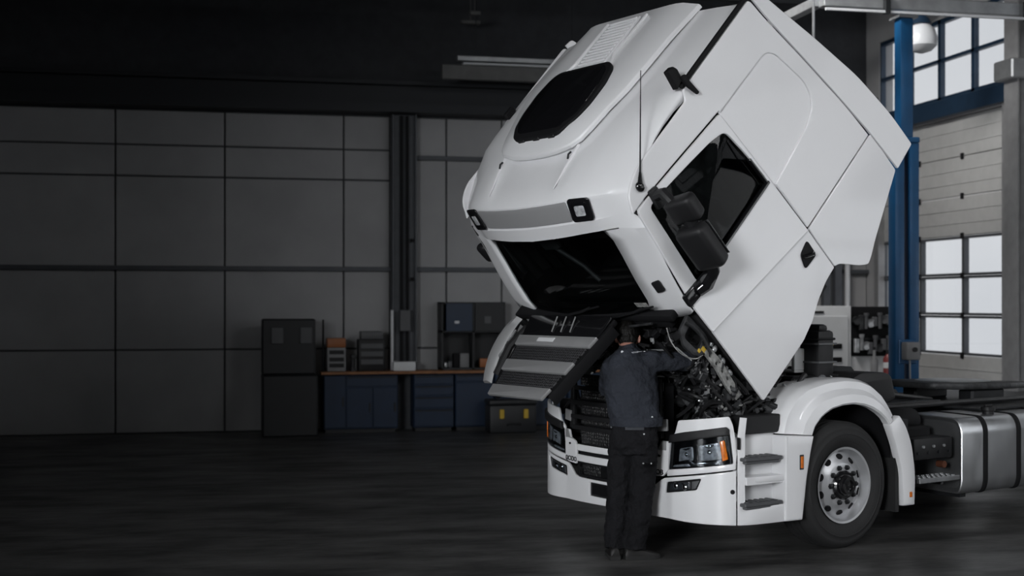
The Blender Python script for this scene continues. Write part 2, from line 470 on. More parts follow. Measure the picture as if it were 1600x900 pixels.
# ---- other wall columns (left, almost lost in the dark)
for k, x in enumerate((-3.2, -9.0)):
    bm = bmesh.new(); b2(bm, (-.15, -.12, 0), (.15, .12, 4.9)); 
    o = obj('wall_column', bm, 'wall_steel', smooth=False); o.location = (x, 20.9, 0)
    setp(o, ('plain dark wall column left of the tall machine', 'plain dark wall column at the far left end')[k], 'column')

# ---- ceiling trusses and services
for k, y in enumerate((18.6, 14.2, 9.6)):
    t = thing('roof_truss', ('dark steel roof truss nearest the back wall', 'middle dark steel roof truss over the cab', 'nearest dark steel roof truss')[k], 'truss', (0, y, 6.35), 0, 'roof trusses')
    bm = bmesh.new(); b2(bm, (XL, -.06, 0), (XR, .06, .14)); obj('bottom_chord', bm, 'truss', t, False)
    bm = bmesh.new(); b2(bm, (XL, -.06, 1.05), (XR, .06, 1.22)); obj('top_chord', bm, 'truss', t, False)
    x = XL; n = 0
    while x < XR - 1:
        bm = bmesh.new(); tube(bm, [(x, 0, .07), (x + .85, 0, 1.1)] if n % 2 == 0 else [(x, 0, 1.1), (x + .85, 0, .07)], .035, 6)
        obj('web_bar', bm, 'truss', t, False); x += .85; n += 1
lf = thing('strip_light', 'long unlit strip light with pale reflector below the dark ceiling', 'light', (0, 0, 0))
p0 = wpl(713, 92, 2, 5.62); p1 = wpl(905, 112, 2, 5.62)
bm = bmesh.new(); b2(bm, (p0[0], p0[1] - .09, 5.58), (p1[0], p0[1] + .09, 5.66), .01); obj('housing', bm, 'galv', lf)
for dy in (-.05, .05):
    bm = bmesh.new(); cyl(bm, (p0[0] + .1, p0[1] + dy, 5.55), (p1[0] - .1, p0[1] + dy, 5.55), .018, 10); obj('tube', bm, 'lamp_white', lf)
for k in range(2):
    x = p0[0] + .3 + k * (p1[0] - p0[0] - .6)
    bm = bmesh.new(); cyl(bm, (x, p0[1], 5.66), (x, p0[1], 7.6), .008, 6); obj('hanger_rod', bm, 'truss', lf)
q0 = wpl(690, 108, 2, 5.45); q1 = wpl(900, 125, 2, 5.45)
bm = bmesh.new(); b2(bm, (q0[0], q0[1] - .05, 5.30), (q1[0], q0[1] + .05, 5.52), .01)
o = obj('cable_tray', bm, 'rack_steel'); setp(o, 'grey beige cable tray hanging just below the strip light', 'cable tray')
for k, (px, py, w, lab) in enumerate(((642, 111, .5, 'short dim cable tray bracket left of the strip light'), (742, 21, .16, 'small grey sensor head under the dark ceiling'), (735, 35, .3, 'short grey bar under the ceiling sensor'))):
    p = wpl(px, py, 2, 5.6 if k == 0 else 6.3)
    bm = bmesh.new(); b2(bm, (-w / 2, -.05, -.03), (w / 2, .05, .03), .01); cyl(bm, (0, 0, .02), (0, 0, 7.58 - p[2]), .008, 6)
    o = obj(('tray_bracket', 'ceiling_sensor', 'hanger_bar')[k], bm, 'truss' if k == 0 else 'rack_steel'); o.location = p
    setp(o, lab, 'fixture')

# ---- workbench row against the back wall
def cabinet(x0, x1, fronts, label, y0=20.42, h=0.87, ds=0.36):
    t = thing('workshop_cabinet', label, 'cabinet', ((x0 + x1) / 2, y0 + .02, 0), 0, 'blue cabinets under the workbench')
    w = (x1 - x0) / 2
    bm = bmesh.new(); b2(bm, (-w, 0, .06), (w, ds, h), .008); obj('body', bm, 'cabinet_blue', t)
    bm = bmesh.new(); b2(bm, (-w + .03, .04, 0), (w - .03, ds, .06)); obj('plinth', bm, 'cabinet_dark', t)
    for kind, a, b, c, d in fronts:
        bm = bmesh.new(); b2(bm, (-w + a * 2 * w + .008, -.022, c), (-w + b * 2 * w - .008, 0, d), .006)
        f = obj(kind, bm, 'cabinet_blue', t)
        bm = bmesh.new()
        if kind == 'drawer': b2(bm, (-w + a * 2 * w + .03, -.036, d - .03), (-w + b * 2 * w - .03, -.022, d - .008), .003)
        else: b2(bm, (-w + b * 2 * w - .06, -.036, (c + d) / 2 - .07), (-w + b * 2 * w - .035, -.022, (c + d) / 2 + .07), .003)
        obj('handle', bm, 'cabinet_dark', f)
    return t
cabinet(1.64, 2.76, [('drawer', 0.3, 1, .70, .86), ('door', .3, .66, .08, .68), ('door', .66, 1, .08, .68), ('door', 0, .3, .08, .86)], 'wide blue cabinet left of the steel column')
cabinet(3.0, 3.62, [('drawer', 0, 1, .72, .86), ('drawer', 0, 1, .55, .70), ('drawer', 0, 1, .36, .53), ('drawer', 0, 1, .08, .34)], 'blue drawer cabinet right of the steel column')
cabinet(3.64, 4.24, [('drawer', 0, 1, .76, .86), ('door', 0, 1, .08, .74)], 'blue single-door cabinet beside the drawer cabinet')
cabinet(4.26, 5.4, [('door', 0, .5, .08, .85), ('door', .5, 1, .08, .85)], 'blue cabinet half hidden behind the open grille')
cabinet(5.42, 6.6, [('door', 0, .5, .08, .85), ('door', .5, 1, .08, .85)], 'blue cabinet mostly hidden behind the truck')
bm = bmesh.new(); b2(bm, (1.6, 20.38, .88), (6.62, 20.82, .925), .006)
setp(obj('worktop', bm, 'worktop'), 'long brown wooden worktop above the blue cabinets', 'worktop')
# dark case with yellow clips on the floor
p = wpl(800, 660, 1, 20.0)
t = thing('storage_case', 'dark case with two yellow latches below the open grille', 'case', (p[0], 20.1, 0))
bm = bmesh.new(); b2(bm, (-.36, -.2, 0), (.36, .2, .42), .03, 2); obj('body', bm, 'cabinet_dark', t)
bm = bmesh.new(); b2(bm, (-.37, -.21, .42), (.37, .21, .5), .03, 2); obj('lid', bm, 'cabinet_dark', t)
for x in (-.18, .19):
    bm = bmesh.new(); b2(bm, (x - .035, -.235, .22), (x + .035, -.2, .36), .008); obj('latch', bm, 'yellow', t)
bm = bmesh.new(); tube(bm, [(-.09, -.2, .12), (-.09, -.24, .14), (.11, -.24, .14), (.11, -.2, .12)], .012, 6); obj('handle', bm, 'plastic', t)
# tall dark wall cabinet unit on the worktop
p = wpl(690, 575, 1, 20.6); q = wpl(790, 472, 1, 20.6)
t = thing('wall_cabinet', 'dark upright cabinet with one blue and one black door on the worktop', 'cabinet', ((p[0] + q[0]) / 2, 20.62, .925))
w = (q[0] - p[0]) / 2; hz = q[2] - .925
bm = bmesh.new()
b2(bm, (-w, 0, 0), (-w + .03, .38, hz)); b2(bm, (w - .03, 0, 0), (w, .38, hz)); b2(bm, (-w, .35, 0), (w, .38, hz)); b2(bm, (-w, 0, hz - .03), (w, .38, hz)); b2(bm, (-w, 0, hz - .47), (w, .38, hz - .44)); b2(bm, (-.015, 0, 0), (.015, .38, hz)); b2(bm, (-w, 0, 0), (w, .38, .03))
obj('carcass', bm, 'cabinet_dark', t, False)
bm = bmesh.new(); b2(bm, (-w + .07, -.025, hz - .45), (-.02, 0, hz - .02), .005); d = obj('door', bm, 'cabinet_blue', t); d['label'] = 'blue cabinet door'
bm = bmesh.new(); b2(bm, (-.3, -.034, hz - .33), (-.23, -.025, hz - .29)); obj('sticker', bm, 'white_print', d, False)
bm = bmesh.new(); b2(bm, (.02, -.025, hz - .45), (w - .02, 0, hz - .02), .005); d = obj('door', bm, 'cabinet_dark', t)
bm = bmesh.new(); b2(bm, (.17, -.034, hz - .33), (.27, -.025, hz - .22)); obj('sticker', bm, 'plastic_grey', d, False)
for k, (dx, dz, s, m, nm) in enumerate(((-.12, .22, (.15, .03, .22), 'grey_box', 'paper_pad'), (-.35, .30, (.06, .1, .1), 'plastic_grey', 'small_tin'), (-.42, .12, (.05, .1, .08), 'bright_metal', 'small_tin'), (-.25, .15, (.1, .12, .22), 'matte_black', 'spray_can'), (.2, .25, (.16, .1, .14), 'orange', 'parts_bin'), (.33, .12, (.1, .1, .15), 'plastic', 'parts_bin'))):
    bm = bmesh.new(); bx(bm, (0, 0, s[2] / 2), s, .012, None, 2)
    o = obj(nm, bm, m); o.location = ((p[0] + q[0]) / 2 + dx, 20.75, .955 + (0 if k not in (1,) else .0))
    setp(o, ('pale paper pad in the open shelf of the dark upright cabinet', 'grey tin at the left of the open cabinet shelf', 'shiny small tin in the open cabinet shelf', 'black spray can in the open cabinet shelf', 'brown parts bin in the right cabinet shelf', 'black parts bin at the right end of the cabinet shelf')[k], ('pad', 'tin', 'tin', 'can', 'bin', 'bin')[k], 'things on the cabinet shelf')
# machines on the worktop
p = wpl(525, 575, 1, 20.6)
t = thing('tester_box', 'grey test set with orange top standing on the worktop', 'tester', (p[0], 20.62, .925))
bm = bmesh.new(); b2(bm, (-.14, -.12, 0), (.14, .14, .36), .015, 2); obj('body', bm, 'grey_box', t)
bm = bmesh.new(); b2(bm, (-.14, -.125, .36), (.14, .14, .50), .015, 2); obj('top', bm, 'orange', t)
for z in (.06, .15, .26):
    bm = bmesh.new(); b2(bm, (-.11, -.135, z), (.11, -.12, z + .06), .004); obj('drawer', bm, 'plastic', t)
p = wpl(580, 575, 1, 20.6)
t = thing('instrument_box', 'dark instrument box with smaller box on top on the worktop', 'machine', (p[0], 20.62, .925))
bm = bmesh.new(); b2(bm, (-.2, -.12, 0), (.2, .2, .48), .015, 2); obj('body', bm, 'plastic', t)
bm = bmesh.new(); b2(bm, (-.16, -.1, .48), (.17, .18, .60), .012, 2); obj('head', bm, 'plastic_grey', t)
for z in (.1, .22, .34):
    bm = bmesh.new(); b2(bm, (-.17, -.135, z), (.17, -.12, z + .08), .004); obj('panel', bm, 'plastic_grey', t)
p = wpl(551, 575, 1, 20.6)
bm = bmesh.new(); cyl(bm, (0, 0, 0), (0, 0, .04), .05, 16); cyl(bm, (0, 0, .04), (0, 0, .2), .03, 12); bx(bm, (0, -.03, .22), (.08, .16, .07), .01); cyl(bm, (-.06, -.1, .22), (.06, -.1, .22), .012, 8)
o = obj('bench_vice', bm, 'cast'); o.location = (p[0], 20.55, .925); setp(o, 'small dark bench vice between the two machines on the worktop', 'vice')
p = wpl(505, 575, 1, 20.5)
bm = bmesh.new(); bx(bm, (0, 0, .01), (.06, .12, .02), .004); cyl(bm, (0, 0, .02), (0, 0, .78), .014, 8); bx(bm, (0, 0, .74), (.02, .06, .05), .004)
o = obj('bench_stand', bm, 'matte_black'); o.location = (p[0], 20.5, .925); setp(o, 'thin black upright stand at the left end of the worktop', 'stand')
p = wpl(632, 571, 1, 20.45)
bm = bmesh.new(); bx(bm, (0, 0, .07), (.34, .14, .14), .012, None, 2); bx(bm, (0, -.075, .075), (.14, .012, .05), .003)
o = obj('socket_box', bm, 'white_box'); o.location = (p[0], 20.5, .925); setp(o, 'white socket box on the worktop in front of the steel column', 'box')
# tall machine further left, lost in the dark
p = wpl(455, 580, 1, 20.2)
t = thing('hydraulic_press', 'tall dark machine left of the workbench', 'machine', (p[0], 20.35, 0))
bm = bmesh.new(); b2(bm, (-.42, -.3, 0), (.38, .3, .9), .02); obj('base', bm, 'cabinet_dark', t)
bm = bmesh.new(); b2(bm, (-.42, -.1, .9), (.36, .3, 1.72), .02); obj('upright', bm, 'cabinet_dark', t)
for x in (-.2, .22):
    bm = bmesh.new(); b2(bm, (x - .09, -.13, 1.35), (x + .09, -.1, 1.6), .01); obj('gauge_panel', bm, 'plastic_grey', t)
# ------------------------------------------------------------------ right wall with sectional doors
BAYS = [(16.9, 20.62), (11.2, 14.92), (5.4, 9.12), (-0.4, 3.32)]
PITCH, DOORTOP = 0.59, 4.72
bm = bmesh.new()
ys = [YF] + [v for b in sorted(BAYS) for v in b] + [YB + .2]
for a, b in zip(ys[0::2], ys[1::2]): b2(bm, (XR, a, 0), (XR + .25, b, ZC))
for a, b in BAYS:
    b2(bm, (XR, a, DOORTOP), (XR + .25, b, 5.02)); b2(bm, (XR, a, 6.26), (XR + .25, b, ZC))
setp(obj('wall_right', bm, 'wall_panel', smooth=False), 'right workshop wall with tall sectional doors', kind='structure')
for bi, (a, b) in enumerate(BAYS):
    # sectional door: eight sections, rows 3-5 glazed
    d = setp(box_obj('door_%d' % (bi + 1), (XR + .13, a, 0), (XR + .15, b, PITCH * 2 - .02), 'door_skin'), 'sectional overhead door with three glazed rows', kind='structure')
    cw = (b - a) / 3
    for r in range(8):
        z0, z1 = r * PITCH, (r + 1) * PITCH
        if r in (2, 3, 4):
            bm = bmesh.new()
            for k in range(4):
                y = a + k * cw
                b2(bm, (XR + .05, max(a, y - .035), z0 + .003), (XR + .13, min(b, y + .035), z1 - .003))
            b2(bm, (XR + .05, a, z0 + .003), (XR + .13, b, z0 + .04)); b2(bm, (XR + .05, a, z1 - .04), (XR + .13, b, z1 - .003))
            s = obj('glazed_section', bm, 'door_frame', d, False)
            for k in range(3):
                box_obj('pane', (XR + .08, a + k * cw + .035, z0 + .04), (XR + .09, a + (k + 1) * cw - .035, z1 - .04), 'pane', s)
        else:
            s = box_obj('door_section', (XR + .05, a, z0 + .006), (XR + .13, b, z1 - .006), 'door_skin', d, .008)
            for q in (1, 2):
                zz = z0 + q * PITCH / 3
                box_obj('rib', (XR + .042, a + .01, zz - .012), (XR + .05, b - .01, zz + .012), 'door_skin', s)
        if r > 0:
            for k in (1, 2):
                bm = bmesh.new(); bx(bm, (XR + .035, a + k * cw, z0), (.03, .07, .09), .008); obj('hinge', bm, 'matte_black', d)
    bm = bmesh.new()
    for y in (a, b): b2(bm, (XR - .06, y - .08, 0), (XR + .06, y + .06, DOORTOP + .05))
    obj('guide_track', bm, 'column_grey', d, False)
    # upper window band with blue frame
    f = bmesh.new(); n = 4; cw2 = (b - a) / n
    for k in range(n + 1): b2(f, (XR + .02, max(a - .02, a + k * cw2 - .04), 5.02), (XR + .10, min(b + .02, a + k * cw2 + .04), 6.26))
    for z, h in ((5.05, .03), (5.64, .025), (6.23, .03)): b2(f, (XR + .02, a, z - h), (XR + .10, b, z + h))
    wdw = setp(obj('window_%d' % (bi + 1), f, 'dark_blue', smooth=False), 'upper window band with dark blue frame above the sectional door', kind='structure')
    for k in range(n):
        for z0, z1 in ((5.08, 5.615), (5.665, 6.20)):
            box_obj('pane', (XR + .055, a + k * cw2 + .04, z0), (XR + .065, a + (k + 1) * cw2 - .04, z1), 'pane', wdw)
    bm = bmesh.new(); b2(bm, (XR - .12, a - .3, 4.74), (XR, b + .3, 5.0), .01); obj('sill_beam', bm, 'dark_blue', wdw)
# added glazed doors, unseen, that give the two fill lights a source
for nm, ax, fixed, a, b, top in (('door_5', 0, XL + .02, 3.2, 8.0, 4.4), ('door_6', 1, YF + .02, -8.8, -3.2, 5.5)):
    def slab(lo, hi, z0, z1, d0, d1):
        return ((fixed + d0, lo, z0), (fixed + d1, hi, z1)) if ax == 0 else ((lo, fixed + d0, z0), (hi, fixed + d1, z1))
    bm = bmesh.new()
    for k in range(5):
        y = a + k * (b - a) / 4; b2(bm, *slab(y - .04, y + .04, 0, top, 0, .06))
    for k in range(6):
        z = max(.03, k * (top - .03) / 5); b2(bm, *slab(a, b, z - .03, z + .03, 0, .06))
    d = setp(obj(nm, bm, 'door_frame', smooth=False), 'tall glazed door outside the picture', kind='structure')
    for k in range(4):
        for j in range(5):
            lo, hi = slab(a + k * (b - a) / 4 + .04, a + (k + 1) * (b - a) / 4 - .04, j * (top - .03) / 5 + .04, (j + 1) * (top - .03) / 5 - .04, .02, .03)
            box_obj('pane', lo, hi, 'frost', d)
# column between door bays
for k, y in enumerate((16.35, 10.4, 4.6)):
    t = thing('door_column', ('grey steel column at the right edge beside the sectional door', 'grey steel column outside the picture on the right', 'grey steel column nearest the viewer on the right')[k], 'column', (XR - .16, y, 0))
    bm = bmesh.new(); b2(bm, (-.15, -.16, 0), (-.125, .16, ZC)); b2(bm, (.125, -.16, 0), (.15, .16, ZC)); b2(bm, (-.125, -.012, 0), (.125, .012, ZC)); obj('profile', bm, 'column_grey', t, False)
    bm = bmesh.new(); b2(bm, (-.10, .05, 0), (-.03, .12, 4.8)); obj('conduit', bm, 'galv', t, False)
    bm = bmesh.new(); b2(bm, (-.26, -.2, 4.95), (.15, .25, 5.22), .02); obj('bracket_box', bm, 'galv', t)

# ---- blue gantry post, lift column, overhead rails
t = thing('overhead_rail', 'long galvanised overhead rail running across to the right wall', 'rail', (0, 15.2, 5.6))
bm = bmesh.new(); b2(bm, (7.2, -.08, -.07), (XR, .08, .09), .01); obj('beam', bm, 'galv', t)
bm = bmesh.new(); b2(bm, (7.2, -.14, -.13), (XR, -.10, -.10)); obj('cable_bar', bm, 'lamp_white', t, False)
for x in (8.0, 9.9):
    bm = bmesh.new(); b2(bm, (x - .03, -.16, -.14), (x + .03, -.08, .1)); obj('bracket', bm, 'frame_steel', t, False)
t = thing('cross_rail', 'galvanised overhead rail running back towards the far wall', 'rail', (7.2, 15.2, 5.6))
bm = bmesh.new(); b2(bm, (-.06, .085, -.05), (.06, 5.45, .07), .01); obj('beam', bm, 'galv', t)
p = wpl(1271, 60, 2, 5.1)
bm = bmesh.new(); cyl(bm, (0, 0, 3.6), (0, 0, 7.55), .018, 8); o = obj('hanging_cable', bm, 'galv'); o.location = (p[0], p[1], 0); setp(o, 'thin pale vertical cable hanging behind the roof of the cab', 'cable')
t = thing('lift_column', 'blue two-rail lift column with a tall upper post beside the sectional door', 'lift', (*wpl(1412, 590, 1, 15.5)[:2], 0))
for x in (-.10, .10):
    bm = bmesh.new(); b2(bm, (-.065 + x, -.09, 0.06), (.065 + x, .09, 3.95), .012, 2); obj('rail', bm, 'blue_steel', t)
bm = bmesh.new(); b2(bm, (-.17, -.1, 3.95), (.17, .1, 4.02), .01); obj('head', bm, 'blue_steel', t)
bm = bmesh.new(); b2(bm, (-.085, -.085, 4.02), (.085, .085, 5.5), .012, 2); obj('upper_post', bm, 'blue_steel', t)
bm = bmesh.new(); b2(bm, (-.13, -.13, 5.5), (.13, .13, 5.53)); obj('head_plate', bm, 'galv', t, False)
bm = bmesh.new(); b2(bm, (-.3, -.3, 0), (.3, .3, .06), .01); obj('base', bm, 'blue_steel', t)
bm = bmesh.new(); b2(bm, (-.12, -.11, 1.2), (.12, -.09, 1.5), .01); obj('carriage', bm, 'blue_steel', t)
bm = bmesh.new(); b2(bm, (-.09, -.24, 1.25), (.1, -.1, 1.47), .015, 2); c = obj('control_box', bm, 'grey_box', t)
bm = bmesh.new(); cyl(bm, (.02, -.24, 1.38), (.02, -.26, 1.38), .03, 14); obj('switch', bm, 'plastic', c)
bm = bmesh.new(); tube(bm, [(.0, -.15, 1.25), (.01, -.15, .7), (.0, -.12, .1)], .012, 8); obj('cable', bm, 'galv', t)
p = wpl(1440, 60, 1, 16.6)
t = thing('dome_lamp', 'white dome lamp hanging in front of the upper windows', 'lamp', tuple(p))
bm = bmesh.new(); lathe(bm, [(.20, .03), (.19, .10), (.12, .17), (0, .21), (-.10, .20), (-.17, .13), (-.2, .03)], 24, 'Z', cap=True); obj('globe', bm, 'frost', t)
bm = bmesh.new(); lathe(bm, [(.19, .14), (.26, .10), (.32, .04)], 20, 'Z', cap=True); obj('canopy', bm, 'dark_blue', t)
bm = bmesh.new(); cyl(bm, (0, 0, .3), (0, 0, 7.55 - p[2]), .012, 8); obj('rod', bm, 'truss', t)

# ---- white machine cabinet and tool board behind the truck
p0 = wpl(1255, 590, 1, 17.2); p1 = wpl(1330, 478, 1, 17.2)
t = thing('machine_cabinet', 'white machine cabinet with two black slot handles behind the truck', 'cabinet', ((p0[0] + p1[0]) / 2, 17.2, 0))
w = (p1[0] - p0[0]) / 2
bm = bmesh.new(); b2(bm, (-w, 0, .08), (w, .6, p1[2]), .012, 2); obj('body', bm, 'white_box', t)
bm = bmesh.new(); b2(bm, (-w + .02, -.02, .14), (w - .05, 0, p1[2] - .14), .006); d = obj('door', bm, 'white_box', t)
for py in (541, 562):
    z = wpl(1303, py, 1, 17.2)[2]
    bm = bmesh.new(); b2(bm, (w - .33, -.035, z - .035), (w - .15, -.02, z + .035), .012, 2); obj('slot_handle', bm, 'matte_black', d)
bm = bmesh.new(); b2(bm, (-w, -.012, p1[2] - .1), (-w + .3, 0, p1[2] - .07)); obj('vent_slot', bm, 'matte_black', t, False)
for x in (-w + .08, w - .08):
    bm = bmesh.new(); b2(bm, (x - .05, .05, 0), (x + .05, .55, .08)); obj('foot', bm, 'matte_black', t, False)
p2 = wpl(1332, 557, 1, 17.2); p3 = wpl(1394, 479, 1, 17.2)
t = thing('tool_board', 'black tool board with hung gear beside the white cabinet', 'tool board', ((p2[0] + p3[0]) / 2, 17.2, 0))
w2 = (p3[0] - p2[0]) / 2
bm = bmesh.new(); b2(bm, (-w2, .05, p2[2]), (w2, .12, p3[2]), .01); obj('board', bm, 'matte_black', t)
bm = bmesh.new(); b2(bm, (-w2, .04, (p2[2] + p3[2]) / 2 - .12), (w2, .05, (p2[2] + p3[2]) / 2 - .09)); obj('rail', bm, 'frame_steel', t, False)
bm = bmesh.new(); b2(bm, (-w2, .05, 0), (w2, .55, p2[2] - .01), .01); obj('lower_cabinet', bm, 'white_box', t)
rr = random.Random(5)
for k in range(16):
    x = -w2 + .06 + (k % 8) * (2 * w2 - .12) / 7; z = p2[2] + .14 + (k // 8) * .34 + rr.uniform(-.03, .03)
    bm = bmesh.new()
    if k % 3 == 0: bx(bm, (0, 0, 0), (.07, .06, rr.uniform(.12, .22)), .01)
    elif k % 3 == 1: cyl(bm, (0, -.02, -.08), (0, -.02, .1), .025, 10); cyl(bm, (0, -.02, .1), (0, -.02, .14), .035, 10)
    else: lathe(bm, [(-.02, .02), (-.03, .06), (.02, .06), (.02, .02)], 14, 'Y', cap=True)
    g = obj('hung_tool', bm, ('plastic_grey', 'cast', 'bright_metal')[rr.randrange(3)], t); g.location = (x, .0, z)
p = wpl(1366, 590, 1, 16.9)
t = thing('spray_bottle', 'white bottle with narrow neck standing below the tool board', 'bottle', (p[0], 16.9, 0.98))
bm = bmesh.new(); lathe(bm, [(0, .05), (.2, .05), (.26, .02), (.34, .018)], 16, 'Z', cap=True); obj('bottle_body', bm, 'grey_box', t)
bm = bmesh.new(); lathe(bm, [(.34, .022), (.38, .022)], 12, 'Z', cap=True); obj('cap', bm, 'plastic', t)
p = wpl(1388, 590, 1, 16.9)
t = thing('fire_extinguisher', 'dark red extinguisher beside the white bottle under the tool board', 'extinguisher', (p[0], 16.9, 0.98))
bm = bmesh.new(); lathe(bm, [(0, .07), (.22, .07), (.28, .03)], 16, 'Z', cap=True); obj('cylinder', bm, 'red_paint', t)
bm = bmesh.new(); bx(bm, (0, 0, .31), (.06, .04, .06), .01); tube(bm, [(0, 0, .32), (.09, 0, .28), (.09, 0, .1)], .01, 6); obj('valve', bm, 'plastic', t)
bm = bmesh.new(); lathe(bm, [(.09, .0715), (.17, .0715)], 16, 'Z'); obj('label_band', bm, 'white_box', t)
# low dark bench that carries the bottle and the extinguisher
bm = bmesh.new(); b2(bm, (-.45, -.2, .93), (.45, .2, .98), .008); 
for x in (-.4, .4):
    for y in (-.15, .15): b2(bm, (x - .025, y - .025, 0), (x + .025, y + .025, .93))
o = obj('steel_stand', bm, 'frame_steel'); o.location = ((p[0]) - .1, 16.9, 0); setp(o, 'low dark steel stand under the bottle and extinguisher', 'stand')
# pale pipe and grey frame on the back wall seen under the cab
p = wpl(1324, 450, 1, 20.9)
bm = bmesh.new(); cyl(bm, (0, 0, 0), (0, 0, 2.9), .045, 10); o = obj('riser_pipe', bm, 'lamp_white'); o.location = (p[0], 20.9, 0); setp(o, 'pale vertical riser pipe on the back wall seen under the cab', 'pipe')
for k, px in enumerate((1290, 1308)):
    p = wpl(px, 450, 1, 20.85)
    bm = bmesh.new(); b2(bm, (-.06, -.06, 0), (.06, .06, 4.85)); o = obj('wall_post', bm, 'wall_steel', smooth=False); o.location = (p[0], 20.85, 0)
    setp(o, ('dark wall post further left behind the raised cab', 'dark wall post next to the pale riser pipe')[k], 'post')

# ---- added ceiling lamp fixtures carrying the lights set at the top
for i, (p, tg, sx, sy, pw, c, sp) in enumerate(ADDED_LAMPS):
    q = (Vector(tg) - Vector(p)).to_track_quat('-Z', 'Y').to_euler()
    t = thing('ceiling_lamp', ('wide ceiling lamp at the near right of the hall', 'wide ceiling lamp by the door wall', 'wide ceiling lamp straight above the truck front', 'wide ceiling lamp near the back wall')[i], 'lamp', p)
    t.rotation_euler = q
    bm = bmesh.new(); b2(bm, (-sx / 2 - .05, -sy / 2 - .05, .02), (sx / 2 + .05, sy / 2 + .05, .10), .01); obj('housing', bm, 'white_box', t)
    bm = bmesh.new(); b2(bm, (-sx / 2, -sy / 2, .004), (sx / 2, sy / 2, .02)); obj('diffuser', bm, 'lamp_on', t, False)

# ================================================================== THE TRUCK (local axes: +X rearwards, +Y to its right side, Z up; origin on the floor under the front axle)
truck = thing('truck', 'white tractor truck with cab tilted forward and front grille flap raised', 'truck', tuple(TLOC), TROT)
def tilt(o):
    o.rotation_euler = (0, -TILT, 0); return o
def cpart(name, bm, m, parent=None, **k):
    o = obj(name, bm, m, parent if parent else truck, **k)
    if parent is None: tilt(o)
    return o
def arange(a, b, d): return list(np.arange(a, b, d))

# ---- cab shell: front fascia, brow, roof, rear wall (cab coordinates u rearwards, y, w upwards)
ST = [  # u, w on the centre line; side shift in u with its table; side shift in w
    (.255, 2.37, .8, 'w', .07), (.265, 2.47, .8, 'w', .05), (.275, 2.56, .8, 'w', .03), (.305, 2.76, .85, 'w', 0), (.345, 2.97, .95, 'w', -.02), (.37, 3.12, 1.0, 'w', -.045), (.385, 3.225, 1.0, 'w', -.06),
    (.352, 3.24, 1.1, 'w', -.07), (.378, 3.345, .85, 'u', -.10), (.392, 3.354, .88, 'u', -.10), (.418, 3.505, .95, 'u', -.13), (.428, 3.535, 1.0, 'u', -.145), (.465, 3.562, .98, 'u', -.15), (.60, 3.598, .78, 'u', -.145), (.75, 3.63, .55, 'u', -.135),
    (.90, 3.655, .35, 'u', -.125), (1.1, 3.672, .15, 'u', -.115), (1.3, 3.683, 0, 'u', -.11), (1.7, 3.69, 0, 'u', -.11), (2.1, 3.68, 0, 'u', -.11), (2.40, 3.66, 0, 'u', -.09), (2.47, 3.60, 0, 'u', -.05), (2.49, 3.50, -.08, 'u', 0), (2.49, 3.0, -.1, 'u', 0), (2.46, 2.3, -.1, 'u', 0), (2.44, 1.62, -.1, 'u', 0)]
CY = [0, .15, .3, .43, .46, .58, .70, .76, .80, .93, 1.0, 1.06, 1.11, 1.145, 1.17, 1.185, 1.19]
CY = [-v for v in reversed(CY[1:])] + CY
TY = [0, .3, .5, .63, .80, .92, 1.0, 1.1, 1.16, 1.19]
TU = [0, .012, .032, .05, .09, .128, .16, .208, .235, .255]
TW = [0, .015, .035, .055, .080, .090, .095, .103, .110, .120]
TZ = [0, .02, .06, .11, .28, .46, .60, .80, .92, 1.0]
FAR = .86
FARY = .6 + .595 * FAR
def qf(y):
    t = min(1, abs(y) / 1.19); return .30 * t * t + .70 * (1 - math.sqrt(max(0, 1 - t ** 7)))
def shell_pt(k, y):
    u, w, fu, tb, dw = ST[k]
    a = abs(y)
    du = fu * float(np.interp(a, TY, TU if tb == 'u' else TW))
    z = dw * (float(np.interp(a, TY, TZ)) if 4 <= k <= 15 else qf(y))
    if 13 <= k <= 15 and a < .44: w -= .012
    if 7 <= k <= 10 and a > .74:     # the lip dies away into the pillar towards the corner
        p6, p11 = ST[6], ST[11]
        b_ = min(1, (a - .74) / .22); b_ = b_ * b_ * (3 - 2 * b_)
        u6 = p6[0] + p6[2] * float(np.interp(a, TY, TW)); u11 = p11[0] + p11[2] * float(np.interp(a, TY, TU))
        f_ = (w - p6[1]) / (p11[1] - p6[1]); ul = u6 + (u11 - u6) * f_
        du = (u + du) * (1 - b_) + ul * b_ - u
    if y > 0:        # the far flank stands a little further in, as the photograph shows it
        if y > .6: y = .6 + (y - .6) * FAR
        du += (.05 if tb == 'w' else 0) * max(0, (a - .8) / .39)
    return (u + du, y, w + z)
def front_u(y, w):
    pts = sorted((shell_pt(k, y)[2], shell_pt(k, y)[0]) for k in range(8, 13))
    return float(np.interp(w, [p[0] for p in pts], [p[1] for p in pts]))
bm = bmesh.new()
grid = [[bm.verts.new(shell_pt(k, y)) for y in CY] for k in range(len(ST))]
for k, row in enumerate(grid):      # rim turned back towards the doors
    for end, y in ((0, -1.19), (-1, 1.19)):
        v = row[end].co
        nv = bm.verts.new((v.x + .004, v.y, v.z) if k <= 10 else ((v.x + .005, v.y, v.z - .01) if k < 13 else (v.x, v.y, min(v.z - .005, 3.540) if k < 18 else (v.z - .09 if k < 21 else v.z))))
        if end == 0: row.insert(0, nv)
        else: row.append(nv)
WS0, WS1, WY = 1, 6, .801
CYX = [CY[0] - .001] + CY + [CY[-1] + .001]
